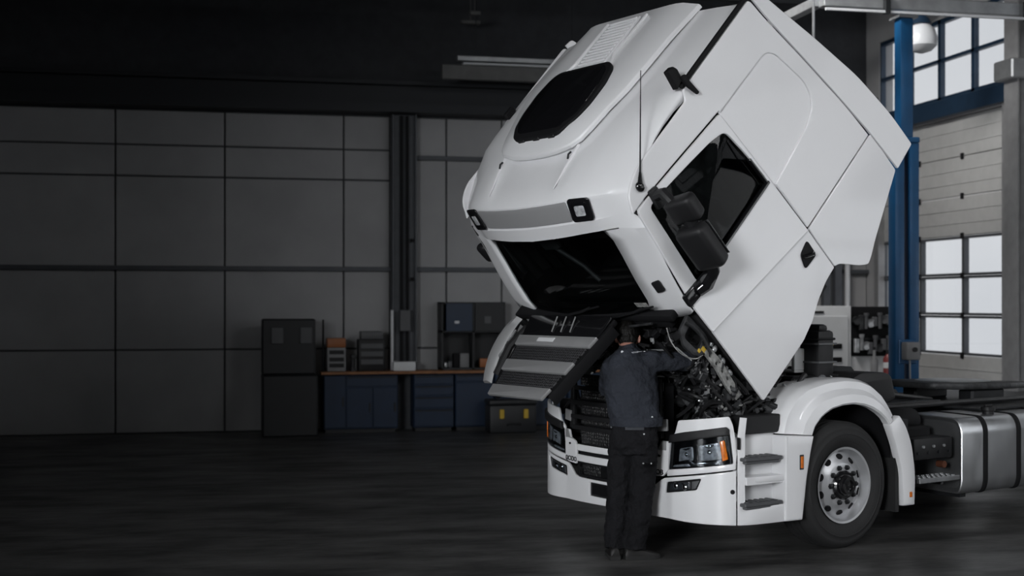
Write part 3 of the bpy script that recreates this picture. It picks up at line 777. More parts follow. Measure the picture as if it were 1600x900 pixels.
for k in range(len(ST) - 1):
    for j in range(len(CYX) - 1):
        a, b, c, d = grid[k][j], grid[k][j + 1], grid[k + 1][j + 1], grid[k + 1][j]
        if k == 0 and CYX[j] > -.801 and CYX[j + 1] < .801: continue
        if WS0 <= k < WS1 and CYX[j] > -WY and CYX[j + 1] < WY:
            el, er = CYX[j] < -.79, CYX[j + 1] > .79
            if k == WS1 - 1 and el: bm.faces.new((a, c, d))
            elif k == WS1 - 1 and er: bm.faces.new((b, c, d))
            elif k == WS0 and el: bm.faces.new((a, b, d))
            elif k == WS0 and er: bm.faces.new((a, b, c))
            continue
        bm.faces.new((a, b, c, d))
# side returns so the fascia has a rim towards the doors
bm.normal_update()
cab_shell = obj('cab_shell', bm, ('paint', 'inside'), truck, recalc=False, angle=28)
# make sure the skin points outwards (roof faces must look up)
me = cab_shell.data
up = sum(p.normal.z * p.area for p in me.polygons if p.center.z > 3.6)
if up < 0: me.flip_normals()
sol = cab_shell.modifiers.new('thickness', 'SOLIDIFY'); sol.thickness = 0.022; sol.offset = -1; sol.material_offset = 1
tilt(cab_shell)
# windshield
bm = bmesh.new()
ks = list(range(WS0, WS1 + 1)); ycols = [y for y in CY if abs(y) < WY]
vv = [[bm.verts.new(Vector(shell_pt(k, y)) + Vector((.012, 0, 0))) for y in ycols] for k in ks]
for a, b in zip(vv, vv[1:]):
    for j in range(len(ycols) - 1): bm.faces.new((a[j], a[j + 1], b[j + 1], b[j]))
obj('windshield', bm, 'cab_glass', cab_shell)
# wipers
for y0, y1 in ((.55, -.12), (-.15, -.78)):
    bm = bmesh.new()
    tube(bm, [(.22, y0, 2.40), (.23, y0 - .1, 2.46), (.255, y1 + .1, 2.53), (.28, y1, 2.55)], .012, 6)
    tube(bm, [(.24, y0 - .28, 2.49), (.285, y1 - .12, 2.56)], .008, 6)
    obj('wiper', bm, 'matte_black', cab_shell)
# pale sticker in the lower windshield corner
bm = bmesh.new(); b2(bm, (.325, -.78, 2.51), (.329, -.64, 2.555)); obj('sticker', bm, 'pale_bracket', cab_shell, smooth=False)
# square black inset on the pillar
bm = plate_mesh(round_poly([(-1.07, 2.66), (-.985, 2.645), (-.975, 2.74), (-1.06, 2.755)], .015), (), .012, .003)
remap(bm, lambda a, b, c: (.355 + (abs(a) - .9) * .12 + (b - 2.66) * .16 - c - .012, a, b)); obj('pillar_inset', bm, 'plastic', cab_shell)
# marker block on the far roof edge and small hooks under the cap
bm = bmesh.new(); bx(bm, (1.50, .97, 3.68), (.12, .05, .06), .012); obj('roof_marker', bm, 'matte_black', cab_shell)
for y in (-.46, .46):
    bm = bmesh.new(); tube(bm, [(.86, y, 3.66), (.83, y, 3.665), (.80, y, 3.645)], .008, 6); obj('hook', bm, 'frame_steel', cab_shell)
    bm = bmesh.new(); tube(bm, [(.94, y * 1.06, 3.655), (.75, y * 1.01, 3.622), (.55, y * .95, 3.578)], [.016, .012, .003], 8); obj('ridge', bm, 'paint', cab_shell)

# ---- roof cap with hatch and ribbed vent
capo = [(2.44, .74), (2.0, .745), (1.69, .735), (1.45, .70), (1.25, .635), (1.08, .585), (.96, .53), (.895, .45), (.855, .28), (.84, .1)]
capo = capo + [(u, -y) for u, y in reversed(capo)]
def roofw(u, y):
    us = [s[0] for s in ST[11:21]]; ws = [shell_pt(k, y if abs(y) > .44 else .45)[2] for k in range(11, 21)]
    return float(np.interp(u, us, ws))
bm = bmesh.new(); loops = []
for k, dw, top in ((.94, -.02, None), (.94, .016, None), (1.0, .022, None), (1.0, .046, None), (.985, .058, None), (.94, .068, None), (.80, None, 3.755), (.70, None, 3.766), (.60, None, 3.770), (.3, None, 3.772)):
    lp = []
    for u, y in capo:
        uu = u + (1.6 - u) * (1 - k) * (.5 if u < 2.3 else .02); yy = y * k
        w_ = roofw(uu, yy) + dw if top is None else min(top, roofw(uu, yy) + .07 + .3 * max(0, uu - .90))
        if u > 2.3: w_ -= .02
        lp.append((uu, yy, w_))
    loops.append(lp)
rings(bm, loops, cap=True)
roof_cap = cpart('roof_cap', bm, 'paint', angle=24)
hat = [(.968, .25), (.99, .315), (1.12, .41), (1.28, .45), (1.5, .45), (1.67, .40), (1.74, .33)]
hat = round_poly(hat + [(u, -y) for u, y in reversed(hat)], .05, 4)
bm = plate_mesh(hat, (), .05, .012); remap(bm, lambda a, b, c: (a, b, 3.732 + c + (a - 1.0) * .04)); hatch = cpart('roof_hatch', bm, 'matte_black')
hin = [(1.03, .25), (1.05, .295), (1.15, .375), (1.29, .41), (1.48, .41), (1.64, .365), (1.70, .30)]; hin = round_poly(hin + [(u, -y) for u, y in reversed(hin)], .03, 3)
bm = plate_mesh(hin, (), .008, .003); remap(bm, lambda a, b, c: (a, b, 3.781 + c + (a - 1.0) * .04)); obj('hatch_glass', bm, 'hatch_glass', hatch)
for y in (-.2, 0, .2):
    bm = bmesh.new(); bx(bm, (.975, y, 3.75), (.03, .09, .03), .008); obj('hatch_hinge', bm, 'plastic', hatch)
bm = bmesh.new(); b2(bm, (1.77, -.19, 3.76), (2.34, .19, 3.782), .006); vent = cpart('roof_vent', bm, 'paint')
for k in range(13):
    bm = bmesh.new(); bx(bm, (1.82 + k * .041, 0, 3.787), (.022, .34, .014), .004, (0, .25, 0)); obj('slat', bm, 'paint', vent)
for y in (-.25, .25):
    bm = bmesh.new(); tube(bm, [(1.70, y * 1.3, 3.772), (1.85, y, 3.776), (2.35, y, 3.765)], .016, 8); obj('roof_bead', bm, 'paint', vent)

# ---- spot lamps in the brow
for s in (-1, 1):
    out = round_poly([(.62, 3.53), (.585, 3.35), (.79, 3.325), (.825, 3.50)], [.03, .03, .03, .03], 4)
    def bz(y, w, c, off): return (.380 + .9 * float(np.interp(abs(y), TY, TU)) + (w - 3.34) * .28 - c * .5 - off * .5, s * abs(y), w)
    def shr(k): return [(.705 + (a_ - .705) * k, 3.425 + (b_ - 3.425) * k) for a_, b_ in ((.62, 3.53), (.585, 3.35), (.79, 3.325), (.825, 3.50))]
    CUTS = [(1, arange(3.33, 3.53, .03)), (0, arange(.6, .82, .05))]
    if s < 0:  # grey plate paints the shade of the white brow recess
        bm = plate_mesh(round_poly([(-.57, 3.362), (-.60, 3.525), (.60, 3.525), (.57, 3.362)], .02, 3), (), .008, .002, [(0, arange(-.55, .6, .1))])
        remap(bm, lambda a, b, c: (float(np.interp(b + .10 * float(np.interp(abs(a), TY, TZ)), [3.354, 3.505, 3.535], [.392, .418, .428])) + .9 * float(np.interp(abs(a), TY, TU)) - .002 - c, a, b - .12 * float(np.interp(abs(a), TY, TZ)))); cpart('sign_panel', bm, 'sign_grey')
    bm = plate_mesh(out, (), .03, .008, CUTS); remap(bm, lambda a, b, c: bz(a, b, c, -.004)); sp = cpart('spot_lamp', bm, 'gloss_black')
    bm = plate_mesh(round_poly(shr(.72), .02, 3), (), .008, .003, CUTS); remap(bm, lambda a, b, c: bz(a, b, c, .024)); obj('lamp_glass', bm, 'hatch_glass', sp)
    bm = plate_mesh(round_poly(shr(.45), .015, 3), (), .008, .003, CUTS); remap(bm, lambda a, b, c: bz(a, b, c, .027)); obj('lamp_reflector', bm, 'reflector', sp)

# ---- side panels
def crease(u): return 2.21 - .176 * (u - .38)
def side_fn(s, base=1.195, bulge=True):
    if s > 0: base += FARY - 1.195
    def f(a, b, c):
        g = 0.0
        d = crease(a) - b
        if bulge:
            if d > 0: g = -.05 * d
            else: g = .010 * max(0, -d) if b < 2.55 else .004
            if b > 3.0: g -= .02 * (b - 3.0)
        if bulge and abs(d) < .03: g += .005 * math.exp(-(d / .010) ** 2)
        if s > 0: a = a + .13 * max(0, min(1, (1.1 - a) / .6))
        return (a, s * (base + c + g), b)
    return f
door_out = [(.33, 1.44), (.95, 1.425), (1.12, 1.455), (1.27, 1.515), (1.45, 1.56), (1.598, 1.565), (1.594, 3.238), (.98, 3.288), (.64, 3.312), (.512, 3.318), (.385, 2.60), (.36, 2.46)]
door_out = round_poly(door_out, [.015, .02, .02, .05, .05, .01, .02, .05, .05, .04, .01, .01], 3)
door_win = round_poly([(.522, 2.575), (.75, 2.545), (1.55, 2.545), (1.572, 2.60), (1.562, 2.85), (1.535, 3.115), (1.37, 3.162), (1.07, 3.205), (.80, 3.24), (.615, 3.255)], [.03, .03, .02, .02, .05, .06, .05, .05, .04, .04], 4)
RECESS = [(1.612, 2.485), (1.68, 2.49), (2.20, 2.545), (2.38, 2.62), (2.43, 2.78), (2.35, 3.15), (2.28, 3.225), (1.606, 3.238)]
sleeper_out = [(1.612, 2.005), (2.645, 2.005), (2.625, 2.3), (2.56, 2.8), (2.47, 3.42), (2.455, 3.61), (1.47, 3.60), (1.43, 3.525), (.74, 3.525), (.62, 3.49), (.535, 3.44), (.468, 3.325), (.64, 3.328), (.98, 3.304), (1.604, 3.254)]
sleeper_out = sleeper_out + list(reversed(RECESS))
sleeper_out = round_poly(sleeper_out, [.01, .01, .1, .1, .08, .05, .02, .03, .06, .06, .05, .01, .01, .01, .002, .002, .05, .06, .10, .12, .15, .02, .002], 6)
recess = round_poly([(1.606, 2.46)] + RECESS[1:-1] + [(1.602, 3.26)], [.0, .04, .15, .12, .10, .06, .05, .0], 6)
lower_out = [(1.610, 1.565), (1.66, 1.54), (1.74, 1.445), (1.82, 1.345), (1.90, 1.28), (1.97, 1.30), (2.09, 1.355), (2.68, 1.575), (2.662, 1.993), (1.612, 1.993)]
lower_out = round_poly(lower_out, [.01, .05, .05, .05, .02, .02, .02, .02, .01, .01], 3)
fair_out = [(2.695, 1.575), (2.955, 1.60), (2.95, 1.95), (2.89, 2.42), (2.755, 2.95), (2.61, 3.45), (2.565, 3.60), (2.475, 3.61), (2.485, 3.43), (2.575, 2.8), (2.64, 2.3), (2.672, 2.0)]
fair_out = round_poly(fair_out, [.01, .02, .1, .1, .1, .05, .03, .01, .1, .1, .1, .1], 3)
GC = [(0, arange(.4, 3, .1)), (1, arange(1.3, 3.7, .1))]
for s in (-1, 1):
    bm = plate_mesh(door_out, [door_win], .024, .006, GC)
    nrm = Vector((.176, 1, 0)).normalized()
    bmesh.ops.bisect_plane(bm, geom=bm.verts[:] + bm.edges[:] + bm.faces[:], plane_co=(.38, 2.21, 0), plane_no=nrm, dist=1e-5)
    for of in (-.02, -.009, .009, .02): bmesh.ops.bisect_plane(bm, geom=bm.verts[:] + bm.edges[:] + bm.faces[:], plane_co=(.38, 2.21 + of, 0), plane_no=nrm, dist=1e-5)
    remap(bm, side_fn(s)); door = cpart('cab_door', bm, 'paint', angle=20)
    bm = plate_mesh(door_win, (), .006, .002)
    remap(bm, side_fn(s, 1.196, False)); obj('door_glass', bm, 'cab_glass', door)
    # black seals along sill and rear of the window
    bm = bmesh.new(); k_ = 1.0 if s < 0 else .93
    b2(bm, (.55, s * 1.19 * k_, 2.535), (1.575, s * 1.235 * k_, 2.562), .006)
    bx(bm, (1.556, s * 1.213 * k_, 2.68), (.022, .04, .25), .006); obj('window_seal', bm, 'gloss_black', door)
    # inner trim
    bm = plate_mesh([(.37, 1.5), (1.58, 1.6), (1.58, 3.23), (.55, 3.28), (.40, 2.5)], [round_poly([(.54, 2.595), (1.55, 2.57), (1.52, 3.09), (1.07, 3.18), (.80, 3.215), (.63, 3.23)], .03, 3)], .05, .004)
    remap(bm, lambda a, b, c: (a, s * (1.085 + c - (.085 if s > 0 else 0)), b)); obj('door_trim', bm, 'inside', door)
    # handle
    hp = [cab(px, py, -1.215) for px, py in ((1260, 375), (1275, 398), (1258, 421), (1250, 398))]
    hp = round_poly([(p[0], p[2]) for p in hp], .03, 4)
    bm = plate_mesh(hp, (), .012, .004); remap(bm, lambda a, b, c: (a, s * (1.212 * k_ + c), b)); hd = obj('door_handle', bm, 'matte_black', door)
    bm = bmesh.new(); tube(bm, [(1.40, s * 1.225 * k_, 1.90), (1.415, s * 1.245 * k_, 1.89), (1.48, s * 1.245 * k_, 1.845), (1.50, s * 1.225 * k_, 1.835)], .016, 8); hb = obj('handle_grip', bm, 'gloss_black', door)
    bm = plate_mesh(sleeper_out, (), .022, .009, GC); remap(bm, side_fn(s)); slp = cpart('sleeper_panel', bm, 'paint', angle=20)
    cx_, cy_ = 2.02, 2.86
    rec2 = [(a if a < 1.62 else cx_ + (a - cx_) * 1.06, cy_ + (b - cy_) * 1.04) for a, b in recess]
    bm = plate_mesh(rec2, (), .012, .004, GC); remap(bm, side_fn(s, 1.190)); obj('recess_panel', bm, 'paint', slp)
    bm = plate_mesh(lower_out, (), .022, .006, GC); remap(bm, side_fn(s)); cpart('locker_panel', bm, 'paint', angle=20)
    bm = plate_mesh(fair_out, (), .024, .006, GC); remap(bm, lambda a, b, c: (a, s * ((1.195 if s < 0 else FARY) + c + .05 * max(0, a - 2.66)), b)); cpart('side_fairing', bm, 'paint', angle=20)
    if s > 0: continue
    # gutter strip and bracket at the roof edge
    bm = bmesh.new(); tube(bm, [(1.47, s * 1.205, 3.625), (2.0, s * 1.205, 3.63), (2.50, s * 1.205, 3.635)], .021, 8); gs = cpart('gutter_strip', bm, 'matte_black')
    bp_ = [cab(px, py, -1.22) for px, py in ((1041, 112), (1049, 104), (1056, 108), (1064, 124), (1057, 141))]
    bm = plate_mesh(round_poly([(a[0], a[2]) for a in bp_], .012, 3), (), .06, .01); remap(bm, lambda a, b, c: (a, -1.18 - c, b)); obj('gutter_bracket', bm, 'matte_black', gs)
    bp_ = [cab(px, py, -1.23) for px, py in ((1060, 121), (1068, 116), (1076, 128), (1090, 144), (1088, 148), (1072, 136))]
    bm = plate_mesh(round_poly([(a[0], a[2]) for a in bp_], .008, 3), (), .03, .008); remap(bm, lambda a, b, c: (a, -1.225 - c, b)); obj('bracket_arm', bm, 'matte_black', gs)

# ---- cab inside: floor, firewall, dash, seats, wheel
bm = bmesh.new(); b2(bm, (.42, -1.13, 1.60), (2.40, 1.13, 1.70)); b2(bm, (.40, -1.10, 1.60), (.46, 1.10, 2.42)); b2(bm, (.9, -1.10, 1.45), (1.5, 1.10, 1.6)); b2(bm, (1.7, -.9, 1.42), (2.36, .9, 1.6))
cab_floor = cpart('cab_floor', bm, 'inside', smooth=False)
bm = bmesh.new(); b2(bm, (.46, -1.1, 2.2), (.82, 1.1, 2.50), .05, 3); obj('dashboard', bm, 'plastic', cab_floor)
for y in (-.62, .62):
    bm = bmesh.new(); bx(bm, (1.20, y, 2.08), (.5, .5, .14), .05, None, 3); bx(bm, (1.45, y, 2.48), (.15, .5, .75), .06, (0, .12, 0), 3); bx(bm, (1.51, y, 2.96), (.11, .28, .24), .05, None, 3)
    obj('seat', bm, 'seat_fabric', cab_floor)
bm = bmesh.new()
pts = [(.92 + .10 * math.cos(t), -.62 + .22 * math.sin(t), 2.55 + .19 * math.cos(t)) for t in np.linspace(0, 2 * PI, 25)]
tube(bm, pts, .016, 8, False); tube(bm, [(.92, -.62, 2.55), (.72, -.62, 2.36)], .03, 8); obj('steering_wheel', bm, 'plastic', cab_floor)
bm = bmesh.new(); tube(bm, [(1.22, -1.06, 2.72), (1.20, -1.05, 2.76), (1.10, -1.05, 3.02), (1.09, -1.06, 3.06)], .014, 8); obj('grab_rail', bm, 'plastic_grey', cab_floor)
bm = bmesh.new(); tube(bm, [(.52, .1, 3.0), (.50, -.1, 2.8), (.47, -.2, 2.66)], .018, 8); bx(bm, (.52, .12, 3.05), (.06, .2, .12), .02); obj('sun_blind_bar', bm, 'plastic_grey', cab_floor)
bm = bmesh.new()  # added dark sheet, blocks the far window to keep the cab black
rings(bm, [[(u_, .98 + .02 * math.sin(u_ * 60), 1.9), (u_, .98 + .02 * math.sin(u_ * 60), 3.32)] for u_ in np.arange(.62, 2.2, .02)], cap=False, closed=False); obj('curtain', bm, 'inside', cab_floor)
bm = bmesh.new(); b2(bm, (.5, -.8, 3.08), (.62, -.05, 3.14), .01); b2(bm, (.5, .05, 3.08), (.62, .8, 3.14), .01); obj('sun_blind', bm, 'plastic', cab_floor)

# ---- firewall hardware, hinge pillar, hinge tubes
for s in (-1, 1):
    pil = [(.285, 2.16), (.225, 2.15), (.215, 1.95), (.195, 1.78), (.195, 1.60), (.265, 1.585), (.275, 1.75), (.295, 1.95)]
    hol = [[(.245 - .02 * (z < 1.8) + .012 * math.cos(t), z + .016 * math.sin(t)) for t in np.linspace(0, 2 * PI, 9)[:-1]] for z in (1.65, 1.72, 1.80, 1.88, 1.97, 2.06)]
    ysd = lambda b, c: s * ((1.07 if s < 0 else .99) + c + .05 * math.sin((b - 1.6) * 3.0))
    bm = plate_mesh(pil, hol, .03, .004, [(1, arange(1.6, 2.45, .08))])
    remap(bm, lambda a, b, c: (a, ysd(b, c), b)); hp_ = cpart('hinge_pillar', bm, 'pale_bracket')
    upb = round_poly([(.335, 2.42), (.20, 2.40), (.13, 2.30), (.14, 2.18), (.20, 2.12), (.30, 2.12), (.335, 2.2)], .02, 3)
    bm = plate_mesh(upb, [round_poly([(.18, 2.34), (.29, 2.36), (.30, 2.20), (.19, 2.18)], .03, 3)], .03, .004); remap(bm, lambda a, b, c: (a, ysd(b, c), b)); obj('pillar_bracket', bm, 'cast', hp_)
    bm = bmesh.new(); tube(bm, [(.27, ysd(2.40, .045), 2.40), (.30, ysd(2.3, .045), 2.30), (.285, ysd(2.2, .045), 2.20), (.25, ysd(2.1, .045), 2.08)], .012, 8, smooth_path=2); obj('pillar_conduit', bm, 'cast', hp_)
    for k_, (u_, w_) in enumerate(((.30, 1.80), (.31, 1.92), (.32, 2.05), (.29, 1.70))):
        bm = bmesh.new(); ell(bm, (u_, ysd(w_, .01), w_), (.022, .02, .03), 10, 8, Matrix.Rotation(k_ * .7, 3, 'Y')); bx(bm, (u_ + .01, ysd(w_, .0), w_ + .04), (.03, .02, .03), .006, (0, k_ * .5, 0)); obj('hinge_lug', bm, 'bright_metal', hp_)
    bm = bmesh.new(); bx(bm, (.235, s * 1.135, 2.145), (.05, .03, .06), .008); bx(bm, (.20, s * 1.14, 2.17), (.03, .03, .03), .006); obj('pillar_tag', bm, 'yellow', hp_)
    bm = bmesh.new(); tube(bm, [(.20, s * 1.0, 2.42), (.12, s * 1.05, 2.36), (.10, s * 1.08, 2.24), (.15, s * 1.1, 2.12), (.22, s * 1.12, 2.10)], .0045, 8, smooth_path=2); obj('pillar_pipe', bm, 'pale_bracket', hp_)
bm = bmesh.new(); tube(bm, [(.20, .85, 2.38), (.19, .4, 2.37), (.20, -.1, 2.37), (.22, -.5, 2.40), (.24, -.8, 2.42)], .010, 8, smooth_path=1); cpart('hinge_tube', bm, 'cast')
bm = bmesh.new(); b2(bm, (.27, -1.02, 2.40), (.42, 1.02, 2.47), .02, 2); b2(bm, (.30, -.9, 2.30), (.42, .9, 2.40), .02, 2); cpart('wiper_cowl', bm, 'matte_black')

# ---- raised grille flap (it stands straight out from the cab front)
def fy(u): return float(np.interp(u, [-.66, -.4, 0.0, .1], [.365, .425, .525, .55]))
def fl_plate(u0, u1, w0, th, mx=0.0, bev=.006):
    return [(u0, fy(u0) + mx), (u1, fy(u1) + mx), (u1, -fy(u1) - mx), (u0, -fy(u0) - mx)]
bm = plate_mesh(round_poly(fl_plate(-.60, .17, 0, 0, -.01), .02, 3), (), .05, .012); remap(bm, lambda a, b, c: (a, b, 2.50 + c)); flap = cpart('grille_flap', bm, 'matte_black')
for u0, u1 in ((-.66, -.555), (-.405, -.295), (-.14, -.04)):
    bm = plate_mesh(round_poly(fl_plate(u0, u1, 0, 0), .008, 2), (), .030, .006); remap(bm, lambda a, b, c: (a, b, 2.549 + c)); obj('grille_bar', bm, 'silver', flap)
for u0, u1 in ((-.55, -.41), (-.29, -.145)):
    bm = plate_mesh(fl_plate(u0, u1, 0, 0, -.02), (), .012, .002); remap(bm, lambda a, b, c: (a, b, 2.550 + c)); obj('grille_mesh', bm, 'mesh_grille', flap)
bm = plate_mesh(round_poly([(-.035, .50), (.165, .54), (.165, -.54), (-.035, -.50)], .03, 3), (), .02, .006); remap(bm, lambda a, b, c: (a, b, 2.55 + c + max(0, a) * .1)); top = obj('flap_top', bm, 'gloss_black', flap)
for y in (-.14, -.02, .10):
    bm = bmesh.new(); tube(bm, [(.0, y, 2.578), (.14, y + .03, 2.60)], .006, 6); obj('emblem_rib', bm, 'silver', flap)
bm = bmesh.new(); bx(bm, (-.085, .10, 2.581), (.04, .22, .008), .003); obj('emblem', bm, 'white_box', flap)  # white patch paints the highlight on the upper bar
for s in (-1, 1):
    bm = bmesh.new(); tube(bm, [(.15, s * .46, 2.49), (-.1, s * .44, 2.42), (-.28, s * .40, 2.49)], .012, 6); obj('gas_strut', bm, 'frame_steel', flap)
    bm = plate_mesh(round_poly([(-.58, s * .36), (.1, s * .52), (.1, s * .56), (-.62, s * .40)], .005, 2), (), .10, .004); remap(bm, lambda a, b, c: (a, b, 2.45 + c)); obj('flap_side', bm, 'matte_black', flap)
# corner deflectors beside the flap
s = 1
A = [cab(px, py, 0) for px, py in ((0, 0),)]
def defl(s):
    rs = []
    for t in np.linspace(0, 1, 12):
        u = .15 - .54 * t; w_ = 2.575 - .20 * t ** 1.5; y = .74 + .13 * math.sin(t * PI * .6) + .02 * t
        hw = .055 + .015 * math.sin(t * PI)
        rs.append([(u, s * (y - hw), w_ - .025), (u, s * (y - hw * .2), w_ + .012), (u, s * (y + hw), w_ - .004), (u, s * (y + hw * 1.15), w_ - .03), (u, s * (y), w_ - .03)])
    bm = bmesh.new(); rings(bm, rs); return bm
d = cpart('corner_deflector', defl(1), 'silver', angle=50)
bm = bmesh.new(); tube(bm, [(.10, .62, 2.50), (-.1, .68, 2.50), (-.33, .76, 2.40)], .035, 8); obj('deflector_hinge', bm, 'plastic', d)
for t in (.25, .55):
    bm = bmesh.new(); bx(bm, (.12 - .5 * t, .70 + .08 * t, 2.545 - .10 * t), (.12, .02, .02), .005); obj('hinge_clip', bm, 'bright_metal', d)

# ---- mirrors on the driver's side, single lobe on the far side
mir = bmesh.new(); p = cab(1069, 326, -1.42)
bx(mir, (p[0], -1.42, p[2]), (.13, .24, .20), .04, (0.0, .12, .25), 3); mirror = cpart('mirror', mir, 'plastic'); mirror['label'] = 'black wide-angle mirror housing'
p2 = cab(1097, 385, -1.43)
bm = bmesh.new(); bx(bm, (p2[0], -1.43, p2[2]), (.14, .25, .36), .045, (0.0, .10, .25), 3); obj('main_housing', bm, 'plastic', mirror)
bm = bmesh.new(); a = cab(1024, 306, -1.23); tube(bm, [(a[0], -1.22, a[2]), (a[0] + .02, -1.30, a[2] + .0), (p[0] - .01, -1.36, p[2] + .07)], [.045, .045, .04], 10); bx(bm, (a[0], -1.225, a[2] - .02), (.09, .05, .16), .02, (0, .2, 0), 2); obj('upper_arm', bm, 'plastic', mirror)
bm = bmesh.new(); tube(bm, [(p[0], -1.42, p[2]), (p2[0], -1.43, p2[2])], .05, 10); obj('link', bm, 'matte_black', mirror)
b_ = cab(1112, 420, -1.40); c_ = cab(1090, 455, -1.24)
bm = bmesh.new(); tube(bm, [(p2[0] - .02, -1.42, p2[2] - .15), (b_[0], -1.40, b_[2] - .02), (c_[0] + .08, -1.28, c_[2]), (c_[0], -1.235, c_[2])], [.05, .05, .06, .05], 10); bx(bm, (.50, -1.225, 2.535), (.34, .05, .11), .025, (0, .1, 0), 2); obj('lower_arm', bm, 'gloss_black', mirror)
bm = bmesh.new(); bx(bm, (p2[0] + .072, -1.43, p2[2]), (.006, .21, .31), .002, (0, .10, .25)); obj('mirror_glass', bm, 'chrome', mirror)
bm = bmesh.new(); q = tpl(762, 394, 1, 1.28); q = (q[0] * ct + q[2] * st, 1.28, -q[0] * st + q[2] * ct)
bx(bm, (q[0], 1.28, q[2]), (.09, .14, .20), .04, None, 3); mr = cpart('mirror', bm, 'plastic'); mr['label'] = 'far side mirror lobe'
bm = bmesh.new(); tube(bm, [(q[0], 1.28, q[2]), (.62, 1.2, q[2] + .05)], .03, 8); obj('upper_arm', bm, 'plastic', mr)
# antenna
a = cab(1000, 292, -1.225); b = cab(1001, 110, -1.225)
bm = bmesh.new(); tube(bm, [a, Vector(a).lerp(Vector(b), .15), b], [.009, .006, .003], 6); ant = cpart('antenna', bm, 'matte_black')
bm = bmesh.new(); ell(bm, (a[0], -1.225, a[2]), (.036, .025, .040), 14, 8); tube(bm, [a, Vector(a).lerp(Vector(b), .13)], [.024, .008], 8); obj('antenna_base', bm, 'gloss_black', ant)

# ================================================================== bumper: pieces drawn flat in (s, z) and wrapped round the plan curve
half = [(-1.43 + .07 * (y / .65) ** 2, y) for y in np.linspace(0, .65, 14)]
for y in np.linspace(.66, 1.2495, 40):
    t = (y - .65) / .6
    half.append((-1.36 + .41 * (1 - math.sqrt(max(0, 1 - t ** 2.4))), y))
half += [(-.95, 1.25), (-.6, 1.25)]
half = np.array(half)
for _ in range(4): half[1:-1] = half[1:-1] * .5 + (half[:-2] + half[2:]) * .25
SL = np.concatenate([[0], np.cumsum(np.linalg.norm(np.diff(half, axis=0), axis=1))])
def wrap_pt(s, z, h=0.0):
    a = abs(s); sg = -1 if s > 0 else 1
    i = min(max(int(np.searchsorted(SL, a)) - 1, 0), len(SL) - 2)
    t = (a - SL[i]) / (SL[i + 1] - SL[i]); p = half[i] + (half[i + 1] - half[i]) * t
    lo, hi = max(0, a - .03), a + .03
    q0 = np.array([np.interp(lo, SL, half[:, 0]), np.interp(lo, SL, half[:, 1])]); q1 = np.array([np.interp(hi, SL, half[:, 0]), np.interp(hi, SL, half[:, 1])])
    if a < .03: q0 = np.array([q1[0], -q1[1]])
    d = q1 - q0; d /= np.linalg.norm(d) + 1e-9
    n = np.array([-d[1], d[0]])
    return Vector((p[0] + n[0] * h, sg * (p[1] + n[1] * h) if True else 0, z))
def bs(px, py):
    """pixel on the bumper skin of the near side -> (s, z)"""
    d = w2t(wray(px, py)); best = None
    for a in np.arange(-1.6, 1.95, .004):
        p = wrap_pt(a, 0)
        # intersect vertical line through p with the ray in plan
        t = ((p.x - TC[0]) * d[0] + (p.y - TC[1]) * d[1]) / (d[0] ** 2 + d[1] ** 2)
        e = math.hypot(TC[0] + d[0] * t - p.x, TC[1] + d[1] * t - p.y)
        if (e < .004) and (best is None or t < best[0]): best = (t, a, TC[2] + d[2] * t)
    return (best[1], best[2]) if best else (0, 0)
def bsl(pts): return [bs(*p) for p in pts]
def wrap(name, poly, m, h0=0.0, th=.02, bev=.004, holes=(), parent=None, step=.05, mirror_=False, angle=30):
    if mirror_:
        poly = [(-a, b) for a, b in poly]; holes = [[(-a, b) for a, b in hh] for hh in holes]
    lo, hi = min(p[0] for p in poly), max(p[0] for p in poly)
    bm = plate_mesh(poly, holes, th, bev, [(0, arange(lo + step / 2, hi, step))])
    remap(bm, lambda a, b, c: wrap_pt(a, b, h0 + c))
    return obj(name, bm, m, parent if parent else truck, angle=angle)
hl = bsl([(1046, 690), (1042, 734), (1147, 725), (1141, 677)])
fog = bsl([(1041, 753), (1095, 748), (1088, 766), (1039, 770)])
SE = bs(1151, 735)[0]; S2 = SL[-1] - .09
hx = [p[0] for p in hl]
# lower skin
lower = [(-SE, .285), (-.9, .285), (0, .305), (.9, .285), (SE, .285), (SE, .695), (.63, .600), (.60, .585), (.50, .515), (.42, .50), (-.42, .50), (-.50, .515), (-.60, .585), (-.63, .600), (-SE, .695)]
plate_h = [(-.26, .365), (-.26, .475), (.26, .475), (.26, .365)]
bumper = wrap('bumper', lower, 'paint', -.02, .02, .005, [round_poly(fog, .012, 2), round_poly([(-p[0], p[1]) for p in fog], .012, 2), round_poly(plate_h, .01, 2)])
wrap('plate_holder', round_poly([(-.27, .36), (-.27, .48), (.27, .48), (.27, .36)], .008, 2), 'plastic', -.03, .015, .003, parent=bumper)
bm = bmesh.new(); bx(bm, (-1.405, 0, .42), (.02, .46, .09), .004); obj('plate_carrier', bm, 'gloss_black', bumper)
# centre bands and mesh
mesh_low = wrap('lower_mesh', [(-.47, .50), (-.47, .65), (.47, .65), (.47, .50)], 'mesh_front', -.06, .01, .002)
wrap('lower_mesh_frame', round_poly([(-.46, .505), (-.47, .60), (-.44, .635), (.44, .635), (.47, .60), (.46, .505)], .02, 3), 'matte_black', -.022, .016, .004, [round_poly([(-.43, .525), (-.44, .595), (-.42, .615), (.42, .615), (.44, .595), (.43, .525)], .02, 3)], parent=mesh_low)
wrap('radar_block', [(-.10, .53), (-.10, .62), (.10, .62), (.10, .53)], 'gloss_black', -.03, .03, .006, parent=mesh_low)
wrap('bumper_band', round_poly([(-.46, .632), (-.455, .690), (.455, .690), (.46, .632)], .006, 2), 'paint', -.01, .02, .005)
wrap('bumper_band', round_poly([(-.44, .722), (-.46, .775), (.46, .775), (.44, .722)], .006, 2), 'paint', -.008, .02, .005)
